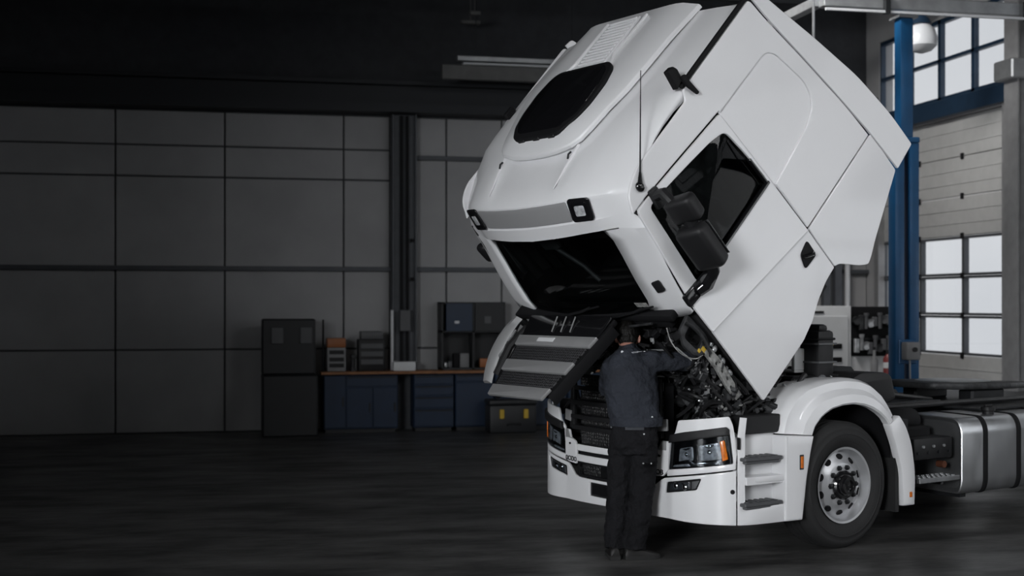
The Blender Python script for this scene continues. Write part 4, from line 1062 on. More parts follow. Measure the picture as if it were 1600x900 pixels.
wrap('band_slot', [(-.44, .685), (-.44, .728), (.44, .728), (.44, .685)], 'matte_black', -.03, .01, .002)
wrap('middle_mesh', [(-.46, .77), (-.48, .90), (.48, .90), (.46, .77)], 'mesh_front', -.05, .01, .002)
for z0, z1, h in ((.893, .93, -.025), (.985, 1.02, -.015), (1.10, 1.14, -.02), (1.225, 1.26, -.03), (1.33, 1.36, -.04)):
    wrap('grille_crossbar', round_poly([(-.56, z0), (-.56, z1), (.56, z1), (.56, z0)], .008, 2), 'plastic', h, .025, .005)
for z0, z1 in ((1.02, 1.10), (1.14, 1.225), (1.26, 1.33), (.93, .985)):
    wrap('radiator_mesh', [(-.55, z0), (-.55, z1), (.55, z1), (.55, z0)], 'mesh_front', -.09, .01, .002)
for s in (-1, 1):
    wrap('grille_post', round_poly([(s * .52, .90), (s * .52, 1.36), (s * .58, 1.36), (s * .60, .90)], .01, 2), 'plastic', -.035, .035, .008)
# headlamp units, end panels, both sides
for mir_ in (False, True):
    M_ = dict(mirror_=mir_)
    sgn = -1 if mir_ else 1
    endp = [(.475, .605), (.62, .612), (hx[0] - .02, .66), (hx[0] - .012, .885), (.60, .885), (.575, .82), (.50, .80), (.475, .775), (.465, .70)]
    ep = wrap('end_panel', round_poly(endp, .01, 2), 'paint', -.016, .02, .005, **M_)
    wrap('silver_insert', round_poly([(.53, .815), (.575, .822), (.61, .885), (.655, .885), (.655, .815)], .004, 2), 'silver', .005, .006, .002, parent=ep, **M_)
    wrap('silver_block', round_poly([(.57, .955), (.555, 1.045), (.66, 1.055), (.665, .965)], .006, 2), 'silver', -.01, .02, .004, parent=ep, **M_)
    wrap('badge', round_poly([(.56, .765), (.575, .78), (.60, .77), (.585, .757)], .004, 2), 'gloss_black', .004, .004, .001, parent=ep, **M_)
    # lettering
    txt = text_mesh('DC1DO' if mir_ else 'OB', .055, .002)
    remap(txt, lambda a, b, c: wrap_pt((-.56 if mir_ else .585) - a * -1.0 * (1 if True else 0), .640 + b * 1.0, .006 + c)); obj('lettering', txt, 'matte_black', ep, smooth=False)
    # white surround
    sur = bsl([(1041, 744), (1150, 734), (1152, 712), (1150, 690), (1146, 665), (1140, 651), (1059, 657), (1054, 676), (1045, 686)])
    wrap('headlamp_surround', round_poly(sur, .012, 2), 'paint', -.02, .02, .005, [round_poly(hl, .012, 2)], **M_)
    strip = bsl([(1047, 692), (1049, 679), (1070, 675), (1134, 667), (1140, 671), (1140, 680), (1110, 684), (1080, 688)])
    hh = wrap('headlamp', round_poly(hl, .012, 2), 'gloss_black', -.05, .03, .004, **M_)
    wrap('brow_strip', round_poly(strip, .006, 2), 'plastic', -.004, .03, .008, parent=hh, **M_)
    for pl, m, h0 in (([(1060, 701), (1081, 698), (1082, 720), (1058, 722)], 'reflector', -.02), ([(1089, 697), (1122, 692), (1128, 718), (1091, 721)], 'reflector', -.02)):
        q = bsl(pl); cxx = sum(p[0] for p in q) / 4; czz = sum(p[1] for p in q) / 4
        wrap('reflector', round_poly(q, .02, 4), m, h0, .008, .002, [round_poly([(cxx + (a - cxx) * .22, czz + (b - czz) * .22) for a, b in q], .02, 4)], parent=hh, **M_)
        bmx = bmesh.new(); c0 = wrap_pt(cxx * sgn, czz, -.02); c1 = wrap_pt(cxx * sgn, czz, .0)
        ell(bmx, c0, (.016, .020, .020), 16, 10); obj('projector', bmx, 'chrome', hh)
        for k in range(3):
            t0 = .25 + k * .25
            pa = (q[0][0] + (q[1][0] - q[0][0]) * t0, q[0][1] + (q[1][1] - q[0][1]) * t0)
            wrap('reflector_facet', [(pa[0] - .02, pa[1] - .008), (pa[0] + .02, pa[1] - .008), (cxx + .006, czz + .03), (cxx - .006, czz + .03)], 'chrome', -.012, .005, .001, parent=hh, **M_)
    wrap('chrome_rail', round_poly(bsl([(1050, 726), (1052, 722), (1075, 718), (1083, 724), (1120, 721), (1126, 717), (1128, 721), (1122, 726), (1080, 729), (1073, 725)]), .003, 2), 'chrome', -.018, .01, .003, parent=hh, **M_)
    wrap('light_strip', round_poly(bsl([(1049, 730), (1050, 727), (1074, 725), (1077, 729)]), .002, 2), 'reflector', -.018, .006, .002, parent=hh, **M_)
    am = wrap('turn_signal', round_poly(bsl([(1124, 690), (1132, 688), (1138, 718), (1128, 721)]), .006, 2), 'amber', -.008, .014, .004, parent=hh, **M_)
    lens = [(sum(p[0] for p in hl) / 4 + (a - sum(p[0] for p in hl) / 4) * .95, sum(p[1] for p in hl) / 4 + (b - sum(p[1] for p in hl) / 4) * .93) for a, b in hl]
    wrap('lens', round_poly(lens, .015, 3), 'lamp_lens', -.004, .003, .001, parent=hh, **M_)
    fg = wrap('fog_lamp', round_poly(fog, .012, 2), 'matte_black', -.03, .02, .004, **M_)
    fq = bsl([(1046, 756), (1077, 753), (1077, 764), (1044, 767)])
    wrap('reflector', round_poly(fq, .004, 2), 'plastic_grey', -.012, .006, .002, parent=fg, **M_)
    for k in range(2):
        cc = (fq[0][0] + (fq[1][0] - fq[0][0]) * (.28 + .45 * k), (fq[0][1] + fq[2][1]) / 2)
        bmx = bmesh.new(); ell(bmx, wrap_pt(cc[0] * sgn, cc[1], -.006), (.012, .03, .026), 14, 8); obj('bulb_bowl', bmx, 'chrome', fg)
        wrap('bowl_facet', [(cc[0] - .035, cc[1] + .028), (cc[0] + .03, cc[1] + .024), (cc[0] + .01, cc[1] + .005)], 'chrome', -.006, .004, .001, parent=fg, **M_)
    wrap('side_cover', round_poly(bsl([(1079, 753), (1092, 751), (1086, 764), (1079, 765)]), .004, 2), 'plastic_grey', -.012, .006, .002, parent=fg, **M_)
    lens = round_poly(fq, .004, 2); wrap('lens', lens, 'lamp_lens', .0, .003, .001, parent=fg, **M_)
    # tow hole
    th_ = bs(1145, 769)
    wrap('tow_hole', [(th_[0] + .018 * math.cos(t), th_[1] + .018 * math.sin(t)) for t in np.linspace(0, 2 * PI, 13)[:-1]], 'matte_black', -.004, .006, .001, parent=bumper, **M_)
    # step well
    sw = wrap('step_well', [(SE + .01, .285), (S2, .285), (S2, .42), (SE + .07, .42), (SE + .07, .60), (S2, .60), (S2, .645), (SE + .07, .645), (SE + .07, .96), (SE + .085, 1.09), (SE + .03, 1.095), (SE + .01, .95)], 'paint', -.02, .02, .005, **M_)
    wrap('well_back', [(SE + .0, .40), (S2, .40), (S2, .97), (SE + .0, .97)], 'paint', -.14, .01, .002, parent=sw, **M_)
    y = sgn * -1.0
    x0, x1 = -1.09, -.69
    for z, hh_ in ((.415, .02), (.60, .045)):
        bm = bmesh.new(); b2(bm, (x0 + .01, y * 1.12, z - .015 if z > .5 else .405), (x1, y * 1.235, z + .0 if z < .5 else .643)); obj('well_floor', bm, 'paint', sw, False)
    for z in (.425, .765):
        bm = bmesh.new(); b2(bm, (x0 - .03, y * 1.12, z), (x1 - .04, y * 1.26, z + .028), .006); b2(bm, (x0 - .01, y * 1.12, z - .022), (x1 - .06, y * 1.245, z + .002), .006)
        for k in range(6): b2(bm, (x0 + .0 + k * .058, y * 1.13, z + .026), (x0 + .03 + k * .058, y * 1.25, z + .036), .004)
        obj('step_tread', bm, 'plastic_grey', sw)
    bm = bmesh.new(); b2(bm, (x0 + .03, y * .95, .96), (x1 + .03, y * 1.17, 1.10), .01); obj('sill_box', bm, 'plastic', sw)
    bm = bmesh.new(); bx(bm, (-1.135, y * 1.205, .90), (.014, .03, .09), .004); obj('grip_slot', bm, 'matte_black', sw)

# ================================================================== front fenders
outer = [(-.70, .95), (-.66, 1.09), (-.56, 1.22), (-.42, 1.30), (-.20, 1.345), (.02, 1.36), (.20, 1.345), (.34, 1.30), (.47, 1.21), (.56, 1.10), (.60, 1.04)]
inner = [(-.405, .93), (-.37, 1.0), (-.29, 1.07), (-.19, 1.12), (-.06, 1.145), (.06, 1.15), (.18, 1.135), (.28, 1.105), (.37, 1.06), (.44, 1.01), (.47, .97)]
def resample(pl, n):
    pl = np.array(pl); d = np.concatenate([[0], np.cumsum(np.linalg.norm(np.diff(pl, axis=0), axis=1))]); t = np.linspace(0, d[-1], n)
    return np.stack([np.interp(t, d, pl[:, 0]), np.interp(t, d, pl[:, 1])], 1)
for s in (-1, 1):
    O, I = resample(outer, 30), resample(inner, 30); rs = []
    for a, b in zip(O, I):
        def P(t, y): q = a + (b - a) * t; return (q[0], s * y, q[1])
        rs.append([P(.06, .82), P(0, 1.12), P(.03, 1.17), P(.13, 1.205), P(.40, 1.215), P(.50, 1.235), P(.62, 1.262), P(.93, 1.27), P(1.0, 1.255), P(1.0, 1.20), P(.90, 1.18), P(.15, 1.15), P(.12, .82)])
    bm = bmesh.new(); rings(bm, rs); fend = obj('fender', bm, 'paint', truck, angle=32)
    ff = round_poly([(-.705, .285), (-.53, .285), (-.505, .45), (-.48, .62), (-.44, .80), (-.405, .925), (-.70, .940)], [.01, .01, .05, .05, .05, .01, .01], 3)
    bm = plate_mesh(ff, (), .17, .015, [(1, arange(.3, .95, .08)), (0, (-.66, -.6, -.55, -.5, -.45))]); remap(bm, lambda a, b, c: (a, s * (1.095 + c + .012 * min(1, max(0, (a + .705) / .1))), b)); fr_ = obj('fender_front', bm, 'paint', truck)
    bm = bmesh.new(); bx(bm, (-.545, s * 1.283, .73), (.028, .010, .09), .004); obj('side_marker', bm, 'amber', fr_); bm = bmesh.new(); bx(bm, (-.545, s * 1.278, .73), (.045, .008, .115), .004); obj('marker_frame', bm, 'cast', fr_)
    fb = round_poly([(.475, .965), (.56, .80), (.635, .58), (.655, .29), (.79, .29), (.80, .55), (.755, .80), (.68, .95), (.605, 1.035)], [.01, .05, .05, .01, .01, .08, .08, .05, .01], 3)
    bm = plate_mesh(fb, (), .08, .015); remap(bm, lambda a, b, c: (a, s * (1.185 + c), b)); rb = obj('fender_rear', bm, 'paint', truck)
    bm = bmesh.new(); bx(bm, (.735, s * 1.268, .38), (.03, .01, .045), .004); obj('reflex_reflector', bm, 'amber', rb)
    bm = bmesh.new(); b2(bm, (.60, s * .82, .24), (.64, s * 1.22, .95)); obj('mud_flap', bm, 'rubber', rb, False)
    # dark wheel-house liner
    L = resample([(-.62, .35), (-.58, .7), (-.45, .98), (-.2, 1.2), (.05, 1.27), (.3, 1.2), (.5, .98), (.6, .7), (.63, .35)], 24)
    bm = bmesh.new(); rings(bm, [[(a, s * .55, b), (a, s * 1.17, b), (a * 1.04, s * 1.17, b + .02), (a * 1.04, s * .55, b + .02)] for a, b in L]); obj('wheel_liner', bm, 'matte_black', truck)
    bm = plate_mesh(round_poly([(.05, 1.30), (.28, 1.39), (.56, 1.385), (.64, 1.36), (.70, 1.16), (.55, 1.12), (.3, 1.28)], .04, 4), (), .35, .02); remap(bm, lambda a, b, c: (a, s * (.80 + c), b)); obj('fender_cover', bm, 'plastic_grey' if False else 'plastic', truck)

# ================================================================== wheels
def wheel(x, y, side):
    bm = bmesh.new()
    w = .155
    prof = [(-w + .02, .295), (-w, .33), (-w - .004, .338), (-w - .006, .345), (-w - .012, .352), (-w - .013, .40), (-w - .016, .403), (-w - .016, .409), (-w - .012, .412), (-w - .004, .445), (-w - .005, .449), (-w, .465), (-w + .02, .490), (-w + .045, .503)]
    for k in range(4):
        a = -.105 + k * .056
        prof += [(a, .506), (a + .020, .506), (a + .022, .494), (a + .032, .494), (a + .034, .506)]
    prof += [(w - .045, .503), (w - .02, .490), (w, .465), (w + .012, .40), (w, .33), (w - .02, .295)]
    lathe(bm, prof, 64); ty = obj('wheel', bm, 'rubber', truck, angle=40)
    bm = bmesh.new()
    lathe(bm, [(-.145, .297), (-.153, .304), (-.150, .287), (-.125, .277), (-.095, .270), (-.080, .262), (-.088, .235), (-.105, .205), (-.128, .178), (-.132, .165), (-.132, .10), (-.10, .09)], 64)
    lathe(bm, [(.145, .297), (.10, .272), (-.08, .265)], 48); obj('rim', bm, 'rim_paint', ty, angle=40)
    for k in range(10):
        t = 2 * PI * (k + .5) / 10
        bm = bmesh.new(); lathe(bm, [(-.002, .001), (-.004, .030), (.012, .033)], 16, 'Y'); bmesh.ops.scale(bm, vec=(1, 1, .8), verts=bm.verts); bmesh.ops.rotate(bm, cent=(0, 0, 0), matrix=Matrix.Rotation(-.75, 3, 'X'), verts=bm.verts)
        o = obj('hand_hole', bm, 'matte_black', ty); o.location = (.226 * math.cos(t), -.097, .226 * math.sin(t)); o.rotation_euler = (0, -t + PI / 2, 0)
    bm = bmesh.new(); lathe(bm, [(-.09, .118), (-.15, .116), (-.165, .105), (-.165, .085), (-.185, .082), (-.205, .070), (-.207, .045), (-.19, .042), (-.188, .001)], 32); obj('hub', bm, 'gloss_black', ty, angle=30)
    nm = None
    for k in range(10):
        t = 2 * PI * k / 10
        if nm is None:
            bm = bmesh.new(); lathe(bm, [(-.130, .024), (-.142, .024), (-.144, .018), (-.155, .017), (-.159, .010), (-.159, .001)], 6); bmesh.ops.scale(bm, vec=(.95, 1, .95), verts=bm.verts); nm = obj('lug_nut', bm, 'frame_steel', ty, angle=50); o = nm
        else:
            o = copy_part(nm, ty)
        o.location = (.1425 * math.cos(t), 0, .1425 * math.sin(t))
    ty.location = (x, y, .506)
    if side > 0: ty.rotation_euler = (0, 0, PI)
    return ty
wheel(0, -1.065, -1); wheel(0, 1.065, 1); wheel(3.75, -1.03, -1); wheel(3.75, 1.03, 1)
bm = bmesh.new(); b2(bm, (-.06, -.95, .42), (.06, .95, .56), .03, 2); obj('front_axle', bm, 'cast', truck)
bm = bmesh.new(); cyl(bm, (3.75, -.95, .506), (3.75, .95, .506), .09, 16); ell(bm, (3.75, 0, .506), (.26, .24, .26)); obj('rear_axle', bm, 'cast', truck)

# ================================================================== chassis, tank, boxes, coupling
for s in (-1, 1):
    bm = bmesh.new(); b2(bm, (-1.15, s * .36, .74), (4.7, s * .39, 1.0)); b2(bm, (-1.15, s * .30, .985), (4.7, s * .39, 1.0)); b2(bm, (-1.15, s * .30, .74), (4.7, s * .39, .755)); obj('chassis_rail', bm, 'frame_steel', truck, False)
for x in (-.9, .5, 1.4, 2.3, 3.2, 4.4):
    bm = bmesh.new(); b2(bm, (x - .05, -.36, .78), (x + .05, .36, .96)); obj('cross_member', bm, 'frame_steel', truck, False)
bm = bmesh.new(); b2(bm, (-1.22, -.95, .55), (-1.10, .95, .80), .02); b2(bm, (-1.2, -.6, .35), (-1.1, .6, .55), .02); obj('front_beam', bm, 'frame_steel', truck)
for s in (-1, 1):
    ca, cb = (-1.24 * 1, -.62) , (.315, .985)
    sec = round_poly([(.62, .33), (1.21, .315), (1.245, .40), (1.245, .88), (1.19, .97), (.64, .985)], [.08, .10, .10, .12, .12, .08], 6)
    def ring(x, k): cy_, cz_ = .93, .65; return [(x, s * (cy_ + (a - cy_) * k), cz_ + (b - cz_) * k) for a, b in sec]
    bm = bmesh.new(); rings(bm, [ring(1.455, .86), ring(1.44, .90), ring(1.425, .96), ring(1.43, .985), ring(1.45, 1.0), ring(3.04, 1.0), ring(3.07, .97), ring(3.06, .88)]); tank = obj('fuel_tank', bm, 'alu', truck, angle=40)
    for x in (1.735, 2.20, 2.72):
        rs = []
        for dx in (-.034, .034): rs.append([(x + dx, p[1], p[2]) for p in ring(x, 1.006)])
        rs2 = [[(x - .034, p[1], p[2]) for p in ring(x, 1.0)]] + [[(x - .03, p[1], p[2]) for p in ring(x, 1.014)], [(x - .012, p[1], p[2]) for p in ring(x, 1.014)], [(x - .010, p[1], p[2]) for p in ring(x, 1.022)], [(x + .010, p[1], p[2]) for p in ring(x, 1.022)], [(x + .012, p[1], p[2]) for p in ring(x, 1.014)], [(x + .03, p[1], p[2]) for p in ring(x, 1.014)]] + [[(x + .034, p[1], p[2]) for p in ring(x, 1.0)]]
        bm = bmesh.new(); rings(bm, rs2, cap=False); obj('tank_strap', bm, 'matte_black', tank, angle=30)
    bm = bmesh.new(); lathe(bm, [(.965, .05), (1.0, .05), (1.005, .062), (1.035, .062), (1.04, .05)], 18, 'Z', (1.98, s * 1.09, 0), cap=True); bx(bm, (1.98, s * 1.09, 1.045), (.1, .03, .02), .006); obj('tank_cap', bm, 'plastic', tank)
    for x in (1.55, 2.9): bm = bmesh.new(); b2(bm, (x - .04, s * .40, .28), (x + .04, s * 1.15, .318)); b2(bm, (x - .04, s * .39, .28), (x + .04, s * .62, 1.0)); obj('tank_bracket', bm, 'frame_steel', tank, False)
    if s > 0: continue
    # battery / air box and step in front of the tank
    bm = bmesh.new(); b2(bm, (.86, -1.20, .64), (1.35, -.60, .82), .015, 2); b2(bm, (.84, -.8, .45), (1.36, -.45, .66)); bb = obj('air_box', bm, 'plastic', truck)
    for k in range(7):
        bm = bmesh.new(); cyl(bm, (.90 + k * .066, -1.198, .70 + (k % 2) * .05), (.90 + k * .066, -1.215, .70 + (k % 2) * .05), .012, 8); obj('fitting', bm, 'bright_metal' if k % 2 else 'frame_steel', bb)
    bm = bmesh.new(); b2(bm, (.88, -1.02, .80), (1.30, -.62, .90), .02); obj('box_lid', bm, 'matte_black', bb)
    bm = bmesh.new(); b2(bm, (.83, -1.1, .30), (.90, -.5, .98)); obj('box_bracket', bm, 'frame_steel', bb, False)
    bm = bmesh.new(); lathe(bm, [(.0, .10), (.02, .11), (.36, .11), (.38, .10)], 24, 'X', (.93, -.80, .93), cap=True); obj('air_tank', bm, 'matte_black', bb)
    bm = bmesh.new(); cyl(bm, (1.26, -1.12, .585), (1.26, -1.19, .585), .03, 12); obj('coupling_head', bm, 'copper', bb)
    bm = bmesh.new(); b2(bm, (.87, -1.25, .452), (1.39, -1.05, .492), .005); stp = obj('side_step', bm, 'alu', truck)
    for k in range(8):
        for j in range(3):
            bm = bmesh.new(); cyl(bm, (.91 + k * .062, -1.21 + j * .06, .49), (.91 + k * .062, -1.21 + j * .06, .497), .016, 8); obj('tread_stud', bm, 'galv', stp, False)
    bm = bmesh.new(); b2(bm, (.89, -1.1, .40), (.93, -.5, .455)); b2(bm, (1.32, -1.1, .40), (1.36, -.5, .455)); obj('step_bracket', bm, 'frame_steel', stp, False)
# fifth wheel
fw = plate_mesh(round_poly([(2.25, -.28), (2.5, -.46), (3.2, -.46), (3.62, -.36), (3.62, -.12), (3.25, -.04), (3.25, .04), (3.62, .12), (3.62, .36), (3.2, .46), (2.5, .46), (2.25, .28)], .06, 4), (), .06, .015)
remap(fw, lambda a, b, c: (a, b, 1.125 + c - (a - 2.9) * .02)); cou = obj('fifth_wheel', fw, 'cast', truck)
bm = bmesh.new(); lathe(bm, [(1.196, .001), (1.196, .34), (1.190, .36)], 32, 'Z', (2.9, 0, 0)); obj('wear_plate', bm, 'galv', cou)
for s in (-1, 1): bm = bmesh.new(); b2(bm, (2.65, s * .25, 1.0), (3.15, s * .42, 1.13), .02); obj('pedestal', bm, 'frame_steel', cou)
bm = bmesh.new(); b2(bm, (2.05, -.95, .99), (4.4, .95, 1.005)); obj('deck_plate', bm, 'frame_steel', truck, False)
bm = bmesh.new(); b2(bm, (.75, -.5, 1.0), (2.1, .5, 1.06), .01); b2(bm, (.9, -.45, 1.06), (1.5, .1, 1.16), .03); b2(bm, (1.3, -.1, 1.05), (2.0, .45, 1.14), .03); obj('catwalk', bm, 'frame_steel', truck)
for k in range(5):
    bm = bmesh.new(); tube(bm, [(.5, -.3 + k * .1, 1.05), (.9, -.4 + k * .08, 1.22 + .03 * k), (1.5, -.38 + k * .12, 1.12), (2.2, -.3 + k * .12, 1.05)], .022, 8, smooth_path=2); obj('air_hose', bm, 'hose', truck)
bm = bmesh.new(); tube(bm, [(.8, -.7, 1.04), (2.0, -.62, 1.04), (3.2, -.6, 1.04)], .025, 8); obj('cable_duct', bm, 'hose', truck)

# ================================================================== engine and what fills the bay
eng = bmesh.new(); b2(eng, (-1.0, -.34, .6), (.35, .34, 1.12), .04, 2); b2(eng, (-.95, -.25, 1.1), (.3, .22, 1.28), .04, 2)
for k in range(6): b2(eng, (-.92 + k * .2, -.2, 1.27), (-.76 + k * .2, .18, 1.34), .02)
engine = obj('engine', eng, 'cast', truck)
bm = bmesh.new(); b2(bm, (-1.28, -.52, .62), (-1.16, .52, 1.32), .02); obj('radiator', bm, 'matte_black', truck)
for s in (-1, 1): bm = bmesh.new(); b2(bm, (-1.15, s * .95, .8), (-.62, s * .40, 1.02), .03); obj('bay_tray', bm, 'matte_black', truck)
rg = random.Random(11)
def cl_hose(n, lo, hi, r, seed, sag=.12):
    q = random.Random(seed); b = bmesh.new()
    for _ in range(n):
        p = [Vector([q.uniform(a, c) for a, c in zip(lo, hi)])]
        for _ in range(3): p.append(Vector([min(max(v + q.uniform(-sag, sag) * 2, a), c) for v, a, c in zip(p[-1], lo, hi)]))
        tube(b, p, q.uniform(*r), 6, smooth_path=2)
    return b
def cl_box(n, lo, hi, sz, seed):
    q = random.Random(seed); b = bmesh.new()
    for _ in range(n):
        bx(b, [q.uniform(a, c) for a, c in zip(lo, hi)], [q.uniform(*sz) for _ in range(3)], .006, (q.uniform(-.6, .6), q.uniform(-.6, .6), q.uniform(-.6, .6)))
    return b
def cl_can(n, lo, hi, r, seed):
    q = random.Random(seed); b = bmesh.new()
    for _ in range(n):
        p = Vector([q.uniform(a, c) for a, c in zip(lo, hi)]); d = Vector([q.uniform(-1, 1) for _ in range(3)]).normalized(); rr_ = q.uniform(*r)
        tube(b, [p, p + d * rr_ * .5, p + d * rr_ * .6, p + d * rr_ * 1.6], [rr_, rr_, rr_ * .7, rr_ * .7], 10)
    return b
bay_lo, bay_hi = (-1.12, -1.0, 1.02), (-.30, -.30, 1.24)
bl2, bh2 = (-1.12, .2, 1.02), (-.30, 1.0, 1.24)
for nm, b, m in (('bay_hoses', cl_hose(26, bay_lo, bay_hi, (.010, .024), 1), 'hose'), ('bay_castings', cl_box(40, bay_lo, bay_hi, (.03, .12), 2), 'cast'), ('bay_brackets', cl_box(26, bay_lo, (-.30, -.5, 1.22), (.008, .045), 3), 'bright_metal'),
                 ('bay_valves', cl_can(26, bay_lo, bay_hi, (.015, .05), 4), 'cast'), ('bay_pipes', cl_hose(7, bay_lo, bay_hi, (.005, .009), 5), 'bright_metal'), ('bay_hoses', cl_hose(12, bl2, bh2, (.012, .026), 6), 'hose'), ('bay_castings', cl_box(16, bl2, bh2, (.04, .14), 7), 'cast')):
    o = obj(nm, b, m, truck); o['kind'] = 'stuff'
# second group further back under the raised door
for nm, b, m in (('bay_hoses', cl_hose(14, (-.62, -1.0, 1.08), (.2, -.35, 1.36), (.010, .026), 21), 'hose'), ('bay_castings', cl_box(22, (-.62, -.98, 1.08), (.2, -.35, 1.36), (.03, .14), 22), 'cast'), ('bay_brackets', cl_box(16, (-.62, -1.0, 1.1), (.2, -.6, 1.36), (.008, .04), 23), 'bright_metal'), ('bay_valves', cl_can(14, (-.62, -1.0, 1.1), (.2, -.4, 1.34), (.015, .05), 24), 'plastic_grey')):
    o = obj(nm, b, m, truck); o['kind'] = 'stuff'
# firewall clutter travels with the cab
flo, fhi = (.20, -1.0, 1.62), (.40, .95, 2.26)
for nm, b, m in (('firewall_hoses', cl_hose(26, flo, fhi, (.008, .02), 31), 'hose'), ('firewall_castings', cl_box(110, (.26, -1.0, 1.62), (.4, .95, 2.3), (.015, .075), 32), 'matte_black'), ('firewall_brackets', cl_box(26, flo, fhi, (.008, .04), 33), 'bright_metal'), ('firewall_valves', cl_can(26, flo, fhi, (.015, .05), 34), 'cast'), ('firewall_pipes', cl_hose(8, flo, fhi, (.004, .008), 35), 'bright_metal')):
    o = tilt(obj(nm, b, m, truck)); o['kind'] = 'stuff'
flo, fhi = (.10, -1.12, 1.55), (.30, -.98, 2.05)
for nm, b, m in (('pillar_hoses', cl_hose(22, flo, fhi, (.006, .015), 41, .1), 'hose'), ('pillar_castings', cl_box(34, flo, fhi, (.02, .07), 42), 'cast'), ('pillar_brackets', cl_box(30, flo, fhi, (.006, .03), 43), 'pale_bracket'), ('pillar_valves', cl_can(14, flo, fhi, (.012, .03), 44), 'cast')):
    o = tilt(obj(nm, b, m, truck)); o['kind'] = 'stuff'
flo, fhi = (-1.16, -1.08, 1.03), (-.62, -.70, 1.20)
for nm, b, m in (('front_hoses', cl_hose(30, flo, fhi, (.006, .016), 51, .1), 'hose'), ('front_castings', cl_box(60, flo, fhi, (.015, .07), 52), 'cast'), ('front_brackets', cl_box(34, flo, fhi, (.006, .024), 53), 'bright_metal'), ('front_valves', cl_can(34, flo, fhi, (.010, .03), 54), 'cast')):
    o = obj(nm, b, m, truck); o['kind'] = 'stuff'
# named pieces one can pick out
bm = bmesh.new(); tube(bm, [tuple(tpl(px, py, 1, -.97)) for px, py in ((1163, 612), (1178, 630), (1200, 636), (1228, 632), (1243, 612), (1250, 594), (1258, 585))], .022, 10, smooth_path=2); obj('coolant_hose', bm, 'hose', truck)
a0 = tpl(1262, 520, 1, -.8); a1 = tpl(1287, 585, 1, -.8)
bm = bmesh.new(); b2(bm, (a0[0], -.92, a1[2] - .1), (a1[0], -.70, a0[2] + .02), .03, 2); b2(bm, (a0[0] - .01, -.93, a0[2] - .06), (a1[0] + .01, -.69, a0[2] - .04), .01); b2(bm, (a0[0] + .03, -.9, a0[2]), (a1[0] - .05, -.72, a0[2] + .07), .03, 2); inl = obj('air_intake', bm, 'plastic', truck)
for z in (.1, .25):
    bm = bmesh.new(); b2(bm, (a0[0] - .012, -.935, a1[2] + z), (a1[0] + .012, -.69, a1[2] + z + .015)); obj('intake_band', bm, 'plastic_grey', inl, False)
    bm = bmesh.new(); bx(bm, (a1[0] + .03, -.85, a1[2] + z), (.05, .03, .02), .005); obj('intake_clip', bm, 'yellow', inl)
b0 = tpl(1240, 545, 1, -.75); b1 = tpl(1262, 578, 1, -.75)
bm = bmesh.new(); b2(bm, (b0[0], -.76, b1[2]), (b1[0], -.72, b0[2]), .006); b2(bm, (b0[0], -.76, b1[2] - .02), (b1[0], -.5, b1[2]), .006); obj('heat_shield', bm, 'white_box', truck)
bm = bmesh.new(); b2(bm, (-.25, -.9, 1.28), (.45, -.5, 1.36), .02); b2(bm, (.1, -.85, 1.2), (.55, -.45, 1.42), .03); obj('intake_base', bm, 'frame_steel', truck)
bm = bmesh.new(); b2(bm, (.45, -.7, 1.0), (.75, .7, 1.34), .03); obj('rear_cab_mount', bm, 'frame_steel', truck)
for s in (-1, 1):
    bm = bmesh.new(); tube(bm, [(-1.0, s * .55, .95), (-.55, s * .55, 1.72)], [.04, .04], 12); tube(bm, [(-.78, s * .55, 1.33), (-.36, s * .55, 2.06)], .022, 10); obj('tilt_cylinder', bm, 'bright_metal', truck)

# ================================================================== THE MECHANIC (local: x to his right, y forward, z up)
fp = wpl(988, 872, 2, 0.0)
person = thing('person', 'person in dark work jacket and black cargo trousers, back turned, reaching into the engine bay', 'person', (fp[0], fp[1], 0), -YAW - math.atan(188 / FPX))
def eloft(bm, rows, seg=20):
    """rows: (z, cx, cy, rx, ry)"""
    rings(bm, [[(cx_ + rx * math.cos(2 * PI * k / seg), cy_ + ry * math.sin(2 * PI * k / seg), z) for k in range(seg)] for z, cx_, cy_, rx, ry in rows])
HC = Vector((-.036, .115, 1.692)); HR = Matrix.Rotation(-.34, 3, 'X')
def hl_(p): return HC + HR @ Vector(p)
RS, RE, RW = Vector((.145, .045, 1.505)), Vector((.425, .11, 1.50)), Vector((.315, .325, 1.53))
LS, LE, LW = Vector((-.165, .05, 1.47)), Vector((-.205, .27, 1.28)), Vector((-.10, .41, 1.42))
def hand(bm, w, d, side, up):
    d = Vector(d).normalized(); up = Vector(up).normalized(); x = d.cross(up).normalized() * side
    palm = [w - d * .01, w + d * .04, w + d * .085]
    for k, off in enumerate((-.033, -.011, .011, .033)):
        tube(bm, [w + x * off * .7, w + d * .05 + x * off * .95, w + d * .09 + x * off], [.016, .0155, .012], 8)
    L = (.062, .075, .072, .056)
    for k, off in enumerate((.036, .0125, -.0115, -.035)):
        b = w + d * .085 + x * off
        p1 = b + d * L[3 - k] * .45 - up * .006; p2 = p1 + (d * .6 - up * .8).normalized() * L[3 - k] * .4; p3 = p2 + (d * .1 - up).normalized() * L[3 - k] * .3
        tube(bm, [b - d * .02, b, p1, p2, p3], [.010, .0095, .009, .0085, .006], 8)
    t0 = w + d * .025 - x * .03
    tube(bm, [t0, t0 + d * .03 - x * .022 - up * .008, t0 + d * .055 - x * .026 - up * .02, t0 + d * .075 - x * .02 - up * .032], [.014, .0125, .0105, .008], 8)
